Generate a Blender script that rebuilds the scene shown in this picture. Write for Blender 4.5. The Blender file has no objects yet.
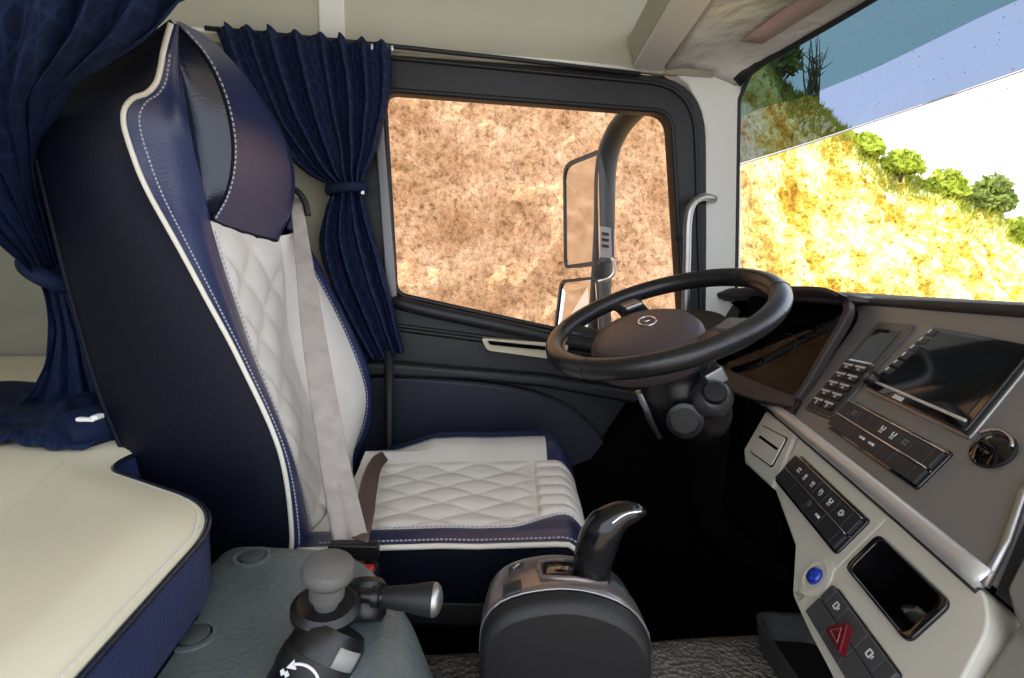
import bpy, bmesh, math, random
from mathutils import Vector as V, noise
random.seed(7)
scn = bpy.context.scene
COL = scn.collection
# ------------------------------------------------------------------ camera
F = 540.0; YAW = math.radians(7); PIT = math.radians(7.8); ROL = math.radians(1.5)
EYE = V((0, 0, .9))
FW = V((math.sin(YAW)*math.cos(PIT), math.cos(YAW)*math.cos(PIT), -math.sin(PIT)))
R0 = V((math.cos(YAW), -math.sin(YAW), 0)); U0 = R0.cross(FW)
RT = R0*math.cos(ROL) + U0*math.sin(ROL); UP = RT.cross(FW)
cd = bpy.data.cameras.new('camera'); cam = bpy.data.objects.new('camera', cd); COL.objects.link(cam)
cd.sensor_width = 36; cd.lens = F/1024*36; cd.clip_start = .02; cd.clip_end = 300
from mathutils import Matrix
m = Matrix((RT, UP, -FW)).transposed().to_4x4(); m.translation = EYE
cam.matrix_world = m
scn.camera = cam
# ------------------------------------------------------------------ light
world = bpy.data.worlds.new('sky'); scn.world = world; world.use_nodes = True
bg = world.node_tree.nodes['Background']
bg.inputs[0].default_value = (.90, .96, 1.10, 1); bg.inputs[1].default_value = 2.0
sd = bpy.data.lights.new('sun', 'SUN'); sun = bpy.data.objects.new('sun', sd); COL.objects.link(sun)
sd.energy = 4.4; sd.angle = .02; sd.color = (1, .93, .8)
sun.rotation_euler = V((.66, -.05, -.75)).to_track_quat('-Z', 'Y').to_euler()
vs = scn.view_settings
vs.view_transform = 'Standard'; vs.look = 'None'; vs.gamma = 1; vs.use_curve_mapping = False
vs.exposure = .52

# ------------------------------------------------------------------ pixel -> place helpers (each on a real plane)
def ray(px, py): return FW + RT*((px-512)/F) + UP*((339-py)/F)
def on(px, py, ax, v):
    d = ray(px, py); i = 'xyz'.index(ax); return EYE + d*((v-EYE[i])/d[i])
def onp(px, py, p0, n):
    d = ray(px, py); return EYE + d*((V(p0)-EYE).dot(n)/d.dot(n))
SX = V((math.cos(YAW), -math.sin(YAW), 0)); SY = V((math.sin(YAW), math.cos(YAW), 0))   # seat axes: forward, across
def S(fx, ly, z): p = SX*fx + SY*ly; return V((p.x, p.y, z))
def SP(px, py, ly): d = ray(px, py); return EYE + d*(ly/d.dot(SY))
ZV = V((0, 0, 1))

# ------------------------------------------------------------------ materials
MATS = {}
def mat(name, col, rough=.5, metal=0, bump=None, var=None, spec=.5, coat=0, sheen=0, emit=None):
    if name in MATS: return MATS[name]
    m = bpy.data.materials.new(name); m.use_nodes = True; nt = m.node_tree; b = nt.nodes['Principled BSDF']
    b.inputs['Base Color'].default_value = (*col, 1); b.inputs['Roughness'].default_value = rough
    b.inputs['Metallic'].default_value = metal; b.inputs['Specular IOR Level'].default_value = spec
    b.inputs['Coat Weight'].default_value = coat; b.inputs['Sheen Weight'].default_value = sheen
    tc = nt.nodes.new('ShaderNodeTexCoord')
    if var:
        sc, lo, hi = var
        n = nt.nodes.new('ShaderNodeTexNoise'); n.inputs['Scale'].default_value = sc; n.inputs['Detail'].default_value = 5
        r = nt.nodes.new('ShaderNodeValToRGB'); r.color_ramp.elements[0].position = .3; r.color_ramp.elements[1].position = .7
        r.color_ramp.elements[0].color = (*[c*lo for c in col], 1); r.color_ramp.elements[1].color = (*[c*hi for c in col], 1)
        nt.links.new(tc.outputs['Object'], n.inputs['Vector']); nt.links.new(n.outputs['Fac'], r.inputs['Fac'])
        nt.links.new(r.outputs['Color'], b.inputs['Base Color'])
    if bump:
        kind, sc, st, dist = bump
        t = nt.nodes.new('ShaderNodeTexVoronoi' if kind == 'v' else 'ShaderNodeTexNoise')
        t.inputs['Scale'].default_value = sc
        bp = nt.nodes.new('ShaderNodeBump'); bp.inputs['Strength'].default_value = st; bp.inputs['Distance'].default_value = dist
        nt.links.new(tc.outputs['Object'], t.inputs['Vector'])
        nt.links.new(t.outputs['Distance' if kind == 'v' else 'Fac'], bp.inputs['Height']); nt.links.new(bp.outputs['Normal'], b.inputs['Normal'])
    if emit:
        b.inputs['Emission Color'].default_value = (*emit[0], 1); b.inputs['Emission Strength'].default_value = emit[1]
    MATS[name] = m; return m
def glass(name, tint, refl=1.0):
    m = bpy.data.materials.new(name); m.use_nodes = True; nt = m.node_tree; nt.nodes.clear()
    o = nt.nodes.new('ShaderNodeOutputMaterial'); t = nt.nodes.new('ShaderNodeBsdfTransparent'); t.inputs[0].default_value = (*tint, 1)
    g = nt.nodes.new('ShaderNodeBsdfGlossy'); g.inputs['Roughness'].default_value = .02; g.inputs[0].default_value = (refl, refl, refl, 1)
    fr = nt.nodes.new('ShaderNodeFresnel'); fr.inputs[0].default_value = 1.4
    x = nt.nodes.new('ShaderNodeMixShader'); nt.links.new(fr.outputs[0], x.inputs[0]); nt.links.new(t.outputs[0], x.inputs[1]); nt.links.new(g.outputs[0], x.inputs[2])
    nt.links.new(x.outputs[0], o.inputs[0]); return m
LEA = ('n', 260, .25, .002)
M_blue = mat('blue_leather', (.021, .029, .085), .29, bump=LEA, var=(6, .85, 1.2))
M_navy = mat('navy_leather', (.0035, .0048, .011), .5, bump=LEA, spec=.14)
M_inset = mat('dark_blue_leather', (.008, .013, .030), .22, bump=LEA)
M_white = mat('cream_leather', (.80, .75, .68), .5, bump=LEA, var=(9, .93, 1.05))
M_pipe = mat('cream_piping', (.78, .74, .62), .5)
M_stitch = mat('white_thread', (.42, .44, .50), .7)
M_belt = mat('taupe_webbing', (.42, .37, .33), .6, bump=('n', 300, .3, .002), var=(40, .85, 1.1))
M_belt_shade = mat('shaded_webbing', (.115, .07, .055), .6, bump=('n', 300, .3, .002))  # same taupe belt, its shade on the lap strap painted in as brown
M_blk = mat('black_plastic', (.007, .007, .008), .36)
M_blkm = mat('matte_black_plastic', (.009, .009, .010), .55, bump=('n', 400, .3, .001))
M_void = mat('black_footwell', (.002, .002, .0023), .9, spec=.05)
M_gloss = mat('gloss_black', (.006, .006, .007), .06, coat=.5)
M_screen = mat('screen_glass', (.012, .014, .016), .05, spec=.35)
M_door = mat('door_grey_plastic', (.012, .0135, .015), .5, bump=('n', 300, .3, .001))
M_doorpad = mat('door_navy_pad', (.006, .009, .022), .5, bump=LEA)
M_seal = mat('rubber_seal', (.012, .013, .014), .55)
M_cream = mat('bunk_cream_vinyl', (.86, .80, .60), .42, bump=('n', 120, .1, .002), var=(3, .9, 1.06))
M_head = mat('headliner_beige', (.50, .49, .385), .75, bump=('n', 200, .2, .002), var=(2, .94, 1.05))
M_pillar = mat('pillar_beige_plastic', (.80, .80, .73), .6, bump=('n', 300, .15, .001))
M_wallb = mat('rear_wall_felt', (.33, .32, .24), .85, bump=('n', 150, .3, .002), var=(5, .85, 1.1))
M_plas = mat('plastic_film', (.72, .70, .65), .22, bump=('n', 18, .6, .02), var=(4, .9, 1.08))
M_teal = mat('teal_grey_leatherette', (.13, .16, .16), .36, bump=('v', 170, .35, .002), var=(5, .8, 1.25))
M_teald = mat('teal_dark_cap', (.06, .07, .07), .5)
M_mat = mat('pebbled_rubber_mat', (.17, .155, .138), .40, bump=('v', 130, .9, .006), var=(30, .6, 1.3))
M_dark = mat('dash_dark_grey', (.26, .25, .235), .40, metal=.2, bump=('v', 900, .25, .0008), var=(3, .92, 1.08))
M_lip = mat('dash_top_grey', (.03, .028, .027), .6, bump=('n', 300, .3, .001))
M_beige = mat('dash_beige', (.70, .68, .59), .5, bump=('n', 350, .2, .001))
M_silver = mat('brushed_silver', (.80, .80, .79), .34, metal=.55)
M_satin = mat('satin_silver', (.42, .42, .42), .35, metal=.9)
M_chrome = mat('chrome', (.8, .8, .8), .08, metal=1)
M_btn = mat('switch_charcoal', (.024, .027, .032), .45)
M_icon = mat('white_print', (.75, .76, .78), .6)
M_icond = mat('dim_print', (.16, .17, .18), .6)
M_brown = mat('brown_grey_plastic', (.05, .041, .040), .5, bump=('n', 300, .3, .001))
M_pad = mat('wheel_pad_brown', (.075, .056, .058), .45, bump=('n', 260, .35, .0015))
M_rim = mat('wheel_rim_leather', (.015, .015, .016), .29, bump=('n', 260, .35, .0015))
M_red = mat('dark_red_plastic', (.13, .006, .012), .2, coat=.4)
M_red2 = mat('red_release', (.75, .04, .03), .4)
M_bluebtn = mat('blue_dome', (.008, .035, .42), .15, coat=.6)
M_knob = mat('grey_rubber_knob', (.12, .117, .108), .6, var=(30, .7, 1.1))
M_warm = mat('pearl_plate', (.25, .215, .205), .28, metal=.6)
M_ivory = mat('ivory_trim', (.62, .55, .38), .4)
M_mirror = mat('mirror_glass', (.8, .8, .8), .06, metal=1)
M_pink = mat('pink_paper', (.66, .44, .39), .4)
def cloth_mat(name, base, line, sc):
    m = mat(name, base, .7, bump=('n', 240, .4, .002), sheen=0, spec=.2)
    nt = m.node_tree; b = nt.nodes['Principled BSDF']; uv = nt.nodes.new('ShaderNodeUVMap')
    facs = []
    for ang in (.5, -.62, 1.45):
        mp = nt.nodes.new('ShaderNodeMapping'); mp.inputs['Rotation'].default_value[2] = ang; mp.inputs['Scale'].default_value = (sc, sc, sc)
        w = nt.nodes.new('ShaderNodeTexWave'); w.inputs['Scale'].default_value = 1; w.inputs['Distortion'].default_value = 1.2; w.inputs['Detail'].default_value = 0
        w.inputs['Detail Scale'].default_value = .6
        r = nt.nodes.new('ShaderNodeValToRGB'); r.color_ramp.elements[0].position = .91; r.color_ramp.elements[1].position = .985
        nt.links.new(uv.outputs[0], mp.inputs[0]); nt.links.new(mp.outputs[0], w.inputs[0]); nt.links.new(w.outputs['Fac'], r.inputs[0]); facs.append(r.outputs[0])
    a = nt.nodes.new('ShaderNodeMath'); a.operation = 'MAXIMUM'; nt.links.new(facs[0], a.inputs[0]); nt.links.new(facs[1], a.inputs[1])
    a2 = nt.nodes.new('ShaderNodeMath'); a2.operation = 'MAXIMUM'; nt.links.new(a.outputs[0], a2.inputs[0]); nt.links.new(facs[2], a2.inputs[1])
    mx = nt.nodes.new('ShaderNodeMixRGB'); mx.inputs[1].default_value = (*base, 1); mx.inputs[2].default_value = (*line, 1)
    nt.links.new(a2.outputs[0], mx.inputs[0]); nt.links.new(mx.outputs[0], b.inputs['Base Color']); return m
M_cloth = cloth_mat('blue_curtain_cloth', (.008, .0145, .043), (.017, .032, .092), 11)
M_cloth2 = cloth_mat('blue_bunk_curtain_cloth', (.005, .012, .040), (.010, .021, .065), 6)

# ------------------------------------------------------------------ mesh helpers
BASE = {}
def tag(o, label=None, cat=None, group=None, kind=None):
    if label: o['label'] = label
    if cat: o['category'] = cat
    if group: o['group'] = group
    if kind: o['kind'] = kind
    return o
def thing(name, label, cat, loc=(0, 0, 0), group=None, kind=None):
    o = bpy.data.objects.new(name, None); COL.objects.link(o); o.location = loc; o.empty_display_size = .05
    BASE[o] = V(loc); return tag(o, label, cat, group, kind)
def mesh(name, verts, faces, mt, parent=None, smooth=False, bevel=0, seg=2, uvs=None, solid=0, sub=0):
    off = BASE.get(parent, V((0, 0, 0))) if parent else V((0, 0, 0))
    me = bpy.data.meshes.new(name); me.from_pydata([tuple(V(v)-off) for v in verts], [], faces)
    bm = bmesh.new(); bm.from_mesh(me)
    if uvs:
        L = bm.loops.layers.uv.new('UVMap'); bm.verts.ensure_lookup_table()
        for f in bm.faces:
            for l in f.loops: l[L].uv = uvs[l.vert.index]
    bmesh.ops.recalc_face_normals(bm, faces=bm.faces); bm.to_mesh(me); bm.free()
    if smooth:
        for p in me.polygons: p.use_smooth = True
    me.materials.append(mt)
    o = bpy.data.objects.new(name, me); COL.objects.link(o)
    if parent: o.parent = parent
    BASE[o] = off
    if solid:
        md = o.modifiers.new('s', 'SOLIDIFY'); md.thickness = solid; md.offset = 0
    if bevel:
        md = o.modifiers.new('b', 'BEVEL'); md.width = bevel; md.segments = seg; md.limit_method = 'ANGLE'; md.angle_limit = .6
        for p in me.polygons: p.use_smooth = True
        w = o.modifiers.new('w', 'WEIGHTED_NORMAL'); w.keep_sharp = False
    if sub:
        md = o.modifiers.new('u', 'SUBSURF'); md.levels = sub; md.render_levels = sub
    return o
def prism(name, pts, ext, mt, parent=None, **k):
    n = len(pts); vs_ = [V(p) for p in pts] + [V(p)+V(ext) for p in pts]
    fs = [list(range(n)), list(range(2*n-1, n-1, -1))] + [[i, (i+1) % n, n+(i+1) % n, n+i] for i in range(n)]
    return mesh(name, vs_, fs, mt, parent, **k)
def ring(name, outer, inner, ext, mt, parent=None, **k):
    n = len(outer); ext = V(ext)
    vs_ = [V(p) for p in outer] + [V(p) for p in inner] + [V(p)+ext for p in outer] + [V(p)+ext for p in inner]
    fs = []
    for i in range(n):
        j = (i+1) % n
        fs += [[i, j, n+j, n+i], [2*n+i, 3*n+i, 3*n+j, 2*n+j], [i, 2*n+i, 2*n+j, j], [n+i, n+j, 3*n+j, 3*n+i]]
    return mesh(name, vs_, fs, mt, parent, **k)
def cat(pts, n, closed=False):
    pts = [V(p) for p in pts]
    if closed: P = [pts[-1]] + pts + [pts[0], pts[1]]
    else: P = [pts[0]*2-pts[1]] + pts + [pts[-1]*2-pts[-2]]
    segs = len(P)-3; dense = []
    for s in range(segs):
        a, b, c, d = P[s:s+4]
        for k in range(12):
            t = k/12; dense.append(.5*((2*b)+(c-a)*t+(2*a-5*b+4*c-d)*t*t+(3*b-a-3*c+d)*t**3))
    dense.append(P[-2])
    L = [0]
    for i in range(1, len(dense)): L.append(L[-1]+(dense[i]-dense[i-1]).length)
    out = []; j = 0; cnt = n if closed else n-1
    for i in range(n):
        t = L[-1]*i/cnt
        while j < len(L)-2 and L[j+1] < t: j += 1
        f = 0 if L[j+1] == L[j] else (t-L[j])/(L[j+1]-L[j]); out.append(dense[j].lerp(dense[j+1], f))
    return out
def tube(name, pts, r, mt, parent=None, n=10, closed=False, flat=1.0, flatdir=None, smooth=True, **k):
    pts = [V(p) for p in pts]; N = len(pts); rr = r if isinstance(r, (list, tuple)) else [r]*N
    vs_ = []; prev = None
    for i, p in enumerate(pts):
        if closed: t = pts[(i+1) % N]-pts[i-1]
        else: t = pts[min(i+1, N-1)]-pts[max(i-1, 0)]
        t.normalize()
        if prev is None:
            a = V(flatdir) if flatdir else (ZV if abs(t.z) < .9 else V((1, 0, 0)))
        else: a = prev
        a = (a-t*a.dot(t)).normalized(); prev = a; b = t.cross(a)
        for q in range(n):
            w = 2*math.pi*q/n; vs_.append(p+(a*math.cos(w)*flat+b*math.sin(w))*rr[i])
    fs = []
    for i in range(N if closed else N-1):
        i2 = (i+1) % N
        for q in range(n): fs.append([i*n+q, i*n+(q+1) % n, i2*n+(q+1) % n, i2*n+q])
    if not closed: fs += [list(range(n-1, -1, -1)), list(range((N-1)*n, N*n))]
    return mesh(name, vs_, fs, mt, parent, smooth=smooth, **k)
def basis(ax):
    ax = V(ax).normalized(); a = ax.cross(V((1, 0, 0)) if abs(ax.x) < .8 else V((0, 1, 0))).normalized(); return ax, a, ax.cross(a)
def lathe(name, prof, o, ax, mt, parent=None, n=24, smooth=True, **k):
    ax, a, b = basis(ax); o = V(o); vs_ = []; N = len(prof)
    for r, h in prof:
        for q in range(n):
            w = 2*math.pi*q/n; vs_.append(o+ax*h+(a*math.cos(w)+b*math.sin(w))*r)
    fs = [[i*n+q, i*n+(q+1) % n, (i+1)*n+(q+1) % n, (i+1)*n+q] for i in range(N-1) for q in range(n)]
    fs += [list(range(n-1, -1, -1)), list(range((N-1)*n, N*n))]
    o_ = mesh(name, vs_, fs, mt, parent, smooth=smooth, **k)
    if smooth and not k.get('bevel'):
        o_.modifiers.new('e', 'EDGE_SPLIT').split_angle = .7
    return o_
def grid(name, rows, mt, parent=None, uvs=True, closed=False, **k):
    R_, C_ = len(rows), len(rows[0]); vs_ = [p for r in rows for p in r]; fs = []
    for i in range(R_-1):
        for j in range(C_ if closed else C_-1):
            j2 = (j+1) % C_; fs.append([i*C_+j, i*C_+j2, (i+1)*C_+j2, (i+1)*C_+j])
    uv = [(j/(C_-1), i/(R_-1)) for i in range(R_) for j in range(C_)] if uvs is True else uvs
    k.setdefault('smooth', True)
    return mesh(name, vs_, fs, mt, parent, uvs=uv, **k)
def join_parts(name, chunks, mt, parent=None, **k):
    vs_, fs = [], []
    for v, f in chunks:
        b = len(vs_); vs_ += v; fs += [[i+b for i in q] for q in f]
    return mesh(name, vs_, fs, mt, parent, **k)
BOXF = [[0, 1, 3, 2], [4, 6, 7, 5], [0, 4, 5, 1], [2, 3, 7, 6], [0, 2, 6, 4], [1, 5, 7, 3]]
def boxv(o, x, y, z): o = V(o); return [o+x*i+y*j+z*k_ for i in (-.5, .5) for j in (-.5, .5) for k_ in (-.5, .5)]
def stitches(name, pts, parent, step=.0075, w=.0016, mt=None, h=.0012):
    ch = []; L = 0
    pts = cat(pts, max(3, int(sum((V(pts[i+1])-V(pts[i])).length for i in range(len(pts)-1))/step)))
    for i in range(len(pts)-1):
        d = pts[i+1]-pts[i]; t = d.normalized(); a, b = basis(t)[1:]
        ch.append((boxv((pts[i]+pts[i+1])/2, d*.62, a*w, b*w), BOXF))
    return tag(join_parts(name, ch, mt or M_stitch, parent), kind='stuff')
def roundpoly(pts, rad, n=5):
    out = []; N = len(pts); pts = [V(p) for p in pts]; rad = rad if isinstance(rad, (list, tuple)) else [rad]*N
    for i in range(N):
        p, a, b = pts[i], pts[i-1]-pts[i], pts[(i+1) % N]-pts[i]
        r = min(rad[i], a.length*.48, b.length*.48)
        p0, p1 = p+a.normalized()*r, p+b.normalized()*r
        for k in range(n+1):
            t = k/n; out.append(p0*(1-t)**2+p*2*t*(1-t)+p1*t*t)
    return out
class Frame:
    def __init__(s, o, x, y, z): s.o, s.x, s.y, s.z = V(o), V(x), V(y), V(z)
    def p(s, a, b, c=0): return s.o+s.x*a+s.y*b+s.z*c
    def poly(s, pts, c=0): return [s.p(a, b, c) for a, b in pts]
def fbox(name, fr, a0, a1, b0, b1, c0, c1, mt, parent=None, bevel=.002, rad=0, **k):
    pts = fr.poly([(a0, b0), (a1, b0), (a1, b1), (a0, b1)], c0)
    if rad: pts = roundpoly(pts, rad)
    return prism(name, pts, fr.z*(c1-c0), mt, parent, bevel=bevel, **k)
def struct(o): o['kind'] = 'structure'; return o
def lin(a, b, n): return [a+(b-a)*i/(n-1) for i in range(n)]

# ================================================================== SETTING
YD = 1.5
def D(px, py, y=YD): return on(px, py, 'y', y)
# --- floors
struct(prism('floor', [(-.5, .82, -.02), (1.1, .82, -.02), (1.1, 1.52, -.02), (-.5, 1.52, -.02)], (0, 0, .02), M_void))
fm_rows = []
for i in range(30):
    y = .05+.77*i/29
    row = []
    for j in range(40):
        x = -1.0+1.75*j/39
        z = .28+.006*noise.noise(V((x*5, y*5, 0)))-(.02*max(0, (y-.79)/.03) if y > .79 else 0)
        row.append(V((x, y, z)))
    fm_rows.append(row)
fm_rows.append([V((p.x, .835, .0)) for p in fm_rows[-1]])
tag(grid('floor_mat', fm_rows, M_mat), 'dark pebbled rubber mat covering the raised tunnel floor beside the gear console', 'floor mat')
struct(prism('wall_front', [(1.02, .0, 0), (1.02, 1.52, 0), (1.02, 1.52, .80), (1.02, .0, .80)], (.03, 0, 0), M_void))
struct(prism('wall_back', [(-1.38, -.6, .0), (-1.38, 1.75, .0), (-1.38, 1.75, 1.9), (-1.38, -.6, 1.9)], (.03, 0, 0), M_wallb))
struct(prism('wall_left', [(-1.38, 1.72, 0), (-.42, 1.72, 0), (-.42, 1.51, 0), (-.20, 1.51, 0), (-.20, 1.56, 0), (-.38, 1.56, 0), (-.38, 1.76, 0), (-1.38, 1.76, 0)], (0, 0, 1.46), M_wallb))
struct(prism('trim_6', [(-1.38, 1.49, 1.43), (-.2, 1.49, 1.43), (-.2, 1.6, 1.43), (-.38, 1.76, 1.43), (-1.38, 1.76, 1.43)], (0, 0, .06), M_head))
# --- ceiling: side cove plus roof
prof = [(1.50, 1.425), (1.495, 1.50), (1.485, 1.60), (1.45, 1.70), (1.38, 1.78), (1.22, 1.84), (.6, 1.87), (0, 1.88), (-.7, 1.88)]
prof = cat([V((0, a, b)) for a, b in prof], 26)
xs = lin(-1.38, .72, 22)
struct(grid('ceiling', [[V((x, p.y, p.z+.02*(x+.2)*0)) for x in xs] for p in prof], M_head, solid=.02))
struct(tube('trim_1', [D(60, 22, 1.49), D(200, 30, 1.49), D(300, 38, 1.49), D(430, 52, 1.49), D(560, 62, 1.49), D(662, 72, 1.49)], .006, M_pillar, n=8))
rx0, rx1 = D(320, 20, 1.49).x, D(345, 20, 1.49).x
struct(grid('trim_2', [[p+V((x, -.012, -.004)) for x in (rx0, rx0+.004, rx1-.004, rx1)] for p in prof[:16]], M_pillar, solid=.012))
# curtain rail above the door
rail = thing('curtain_rail', 'thin dark curtain rail above the driver door window', 'curtain rail', D(400, 46, 1.45))
tube('track', [D(205, 28, 1.45), D(300, 37, 1.45), D(390, 46, 1.46), D(520, 60, 1.475), D(640, 74, 1.485)], .006, M_seal, rail, n=8)
for i in range(5): lathe('runner', [(.003, -.006), (.004, 0), (.003, .006)], D(372+i*5, 47+i*.4, 1.44), ZV, M_silver, rail, n=8)

# --- door
door = thing('door_1', 'dark grey driver door with navy armrest pad and ivory handle plate', 'door', (.25, YD, 0), kind='structure')
outer = roundpoly([D(330, 43), D(705, 80), D(712, 372), D(330, 322)], [.01, .15, .01, .01], 8)
inner = roundpoly([D(384, 90), D(671, 112), D(686, 358), D(396, 294)], [.035, .05, .03, .03], 8)
ring('window_frame', outer, inner, (0, .06, 0), M_door, door, bevel=.006)
seal_o = roundpoly([D(377, 83), D(681, 105), D(694, 364), D(389, 300)], [.04, .07, .03, .03], 8)
tube('window_seal', [p+V((0, -.004, 0)) for p in inner], .007, M_seal, door, n=8, closed=True)
o2 = roundpoly([D(340, 53), D(694, 87), D(702, 365), D(340, 318)], [.01, .13, .01, .01], 8)
tube('frame_bead', [p+V((0, -.002, 0)) for p in o2], .006, M_seal, door, n=8, closed=True)
tube('upper_bead', [D(392, 52, 1.49), D(520, 62, 1.49), D(600, 70, 1.49)], .002, M_silver, door, n=6)
prism('lower_panel', [D(330, 323), D(712, 373), (1.05, YD, .80), (1.05, YD, 0), (-.38, YD, 0), (-.38, YD, .75)], (0, .05, 0), M_door, door)
ledge = cat([D(388, 300, 1.485), D(430, 311, 1.47), D(500, 326, 1.47), D(600, 349, 1.47), D(690, 370, 1.47)], 20)
tube('beltline_ledge', ledge, .018, M_door, door, n=10)
arm = [D(x, y, 1.5) for x, y in ((330, 358), (400, 360), (470, 366), (540, 372), (640, 388), (640, 402), (540, 384), (470, 377), (330, 372))]
prism('armrest_ledge', arm, (0, -.05, 0), M_door, door, bevel=.012, seg=3)
pad = cat([D(x, y) for x, y in ((330, 374), (400, 374), (460, 378), (510, 384), (550, 395), (580, 412), (602, 436), (612, 460))], 24)
pad += [D(600, 480), D(330, 480)]
prism('armrest_pad', pad, (0, -.035, 0), M_doorpad, door, bevel=.012, seg=3)
tube('pad_edge', [p+V((0, -.03, 0)) for p in cat([D(x, y) for x, y in ((400, 375), (460, 379), (510, 385), (550, 396), (580, 413), (602, 437))], 24)], .003, M_door, door, n=6)
hp = roundpoly([D(480, 336), D(566, 342), D(560, 358), D(486, 348)], .012)
hpl = prism('handle_plate', hp, (0, -.045, 0), M_ivory, door, bevel=.004)
prism('handle_slot', roundpoly([D(487, 340.5, 1.45), D(552, 347, 1.45), D(550, 350.5, 1.45), D(490, 344.5, 1.45)], .006), (0, -.006, 0), M_void, hpl)
lathe('lock_stud', [(.008, 0), (.008, .01), (.005, .014)], D(677, 238, 1.49), (0, -1, 0), M_seal, door, n=12)
gl = mesh('window_1', [p+V((0, .045, 0)) for p in inner]+[], [list(range(len(inner)))], glass('side_glass_tint', (.84, .80, .77), .15))
struct(gl)
struct(prism('trim_3', [D(374, 120, 1.47), D(383, 120, 1.47), D(397, 296, 1.47), D(387, 300, 1.47)], (0, .02, 0), mat('strip_grey', (.16, .16, .16), .4, metal=.5), bevel=.003))
tag(tube('belt_pillar_post', [D(389, 350, 1.42), D(389, 460, 1.42), D(389, 500, 1.42)], .012, M_blkm, n=10), 'upright black post between the window curtain and the navy door pad', 'post')

struct(prism('footwell_dark_cover', [(.30, 1.445, 0), (1.04, 1.445, 0), (1.04, 1.445, .66), (.66, 1.445, .61), (.58, 1.445, .57), (.52, 1.445, .50), (.47, 1.445, .42), (.42, 1.445, .35), (.30, 1.445, .30)], (0, .05, 0), M_void))  # near-black panel added over the lower door to darken the footwell
# --- A pillar, grab handle
pil = [D(x, y, 1.498) for x, y in ((664, 66), (735, 64), (752, 84), (741, 98), (740, 118), (742, 200), (741, 335), (705, 335), (706, 130), (700, 105), (688, 84))]
struct(prism('trim_4', pil, (0, .05, 0), M_pillar, bevel=.008))
gh = cat([D(714, 199, 1.49), D(704, 197, 1.46), D(693, 203, 1.44), D(688, 222, 1.44), D(687, 260, 1.44), D(685, 310, 1.44), D(683, 340, 1.46)], 30)
tag(tube('grab_handle', gh, .011, M_satin, n=12), 'grey metal grab handle on the pillar between the door window and the windshield', 'grab handle')

# --- windshield
wb = cat([(.842, 1.5, .845), (.95, 1.38, .846), (1.05, 1.15, .847), (1.1, .85, .847), (1.12, .5, .847), (1.12, .05, .847)], 40)
wt = cat([D(739, 86, 1.50), on(760, 66, 'x', .84), on(800, 43, 'x', .89), on(870, 2, 'x', .96), (1.0, .95, 1.545), (1.03, .5, 1.56), (1.03, .05, 1.56)], 40)
wside = [wb[0].lerp(wt[0], t) for t in lin(0, 1, 8)]
band_px = [(737, 119), (790, 116), (830, 106), (880, 86), (925, 48), (960, 22), (1000, 2), (1060, -26)]
def band_frac(k):
    # share of the glass height below the tinted band, along the windshield
    t = k/39
    pts = [(0, .84), (.10, .80), (.22, .79), (.36, .80), (.5, .80), (1, .80)]
    for (a, b), (c, d) in zip(pts, pts[1:]):
        if a <= t <= c: return b+(d-b)*(t-a)/(c-a)
def bow(k, f):
    p = wb[k].lerp(wt[k], f); return p+V((.03*min(1, k/5)*math.sin(math.pi*f), 0, 0))
win2 = thing('window_2', 'windshield with blue-green tinted band along its top', 'windshield', (1.0, .8, .85), kind='structure')
grid('glass_pane', [[bow(k, band_frac(k)*i/10) for k in range(40)] for i in range(11)], glass('windshield_glass', (.97, .98, .97), .5), win2)
grid('tint_band', [[bow(k, band_frac(k)+(1-band_frac(k))*i/6) for k in range(40)] for i in range(7)], glass('windshield_tint', (.36, .54, .46)), win2)
tube('windshield_seal', [bow(0, f) for f in lin(0, .93, 12)]+wt[1:], .006, M_seal, win2, n=8)
tube('top_edge_seal', [p+V((-.012, 0, .010)) for p in wt], .019, M_seal, win2, n=8)
ch = []; rnd = random.Random(11)
for i in range(220):
    k = rnd.uniform(0, 24); f = rnd.uniform(.55, .98); p = bow(int(k), f).lerp(bow(int(k)+1, f), k % 1); sz = rnd.uniform(.0008, .0021)
    ch.append(([p+V((-sz*.6, 0, 0)), p+V((0, sz, 0)), p+V((0, 0, -sz*1.3)), p+V((0, -sz, 0)), p+V((0, 0, sz)), p+V((sz*.6, 0, 0))], [[0, 1, 2], [0, 2, 3], [0, 3, 4], [0, 4, 1], [5, 2, 1], [5, 3, 2], [5, 4, 3], [5, 1, 4]]))
tag(join_parts('rain_drops', ch, mat('water', (.55, .57, .6), .08, spec=.8), win2, smooth=True), kind='stuff')
# roof header with crinkled protective film
hr = cat([D(664, 70), on(686, 36, 'y', 1.33), on(708, -2, 'y', 1.18), on(735, -50, 'y', .98), (.78, .5, 1.66), (.78, .05, 1.67)], 40)
hrows = []
for i in range(14):
    f = i/13; row = []
    for k in range(40):
        p = wt[k].lerp(hr[k], f)+V((-.012*(1-f), 0, .016*math.sin(math.pi*f)))
        p.z += .006*noise.noise(V((p.x*16, p.y*16, 3)))*math.sin(math.pi*f); row.append(p)
    hrows.append(row)
struct(grid('trim_5', hrows, M_plas, solid=.01))
def hpt(k, f, dz=-.012): p = wt[k].lerp(hr[k], f); return p+V((0, 0, .016*math.sin(math.pi*f)+dz))
tag(grid('warning_sheet', [[hpt(4+6*j/7, f, -.011) if False else (hpt(int(4+j), .30-.012*j+f)) for j in range(7)] for f in (0, .1, .2)], M_pink, solid=.001), 'faint pink warning sheet under the clear film beside the windshield top', 'paper sheet')
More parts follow.
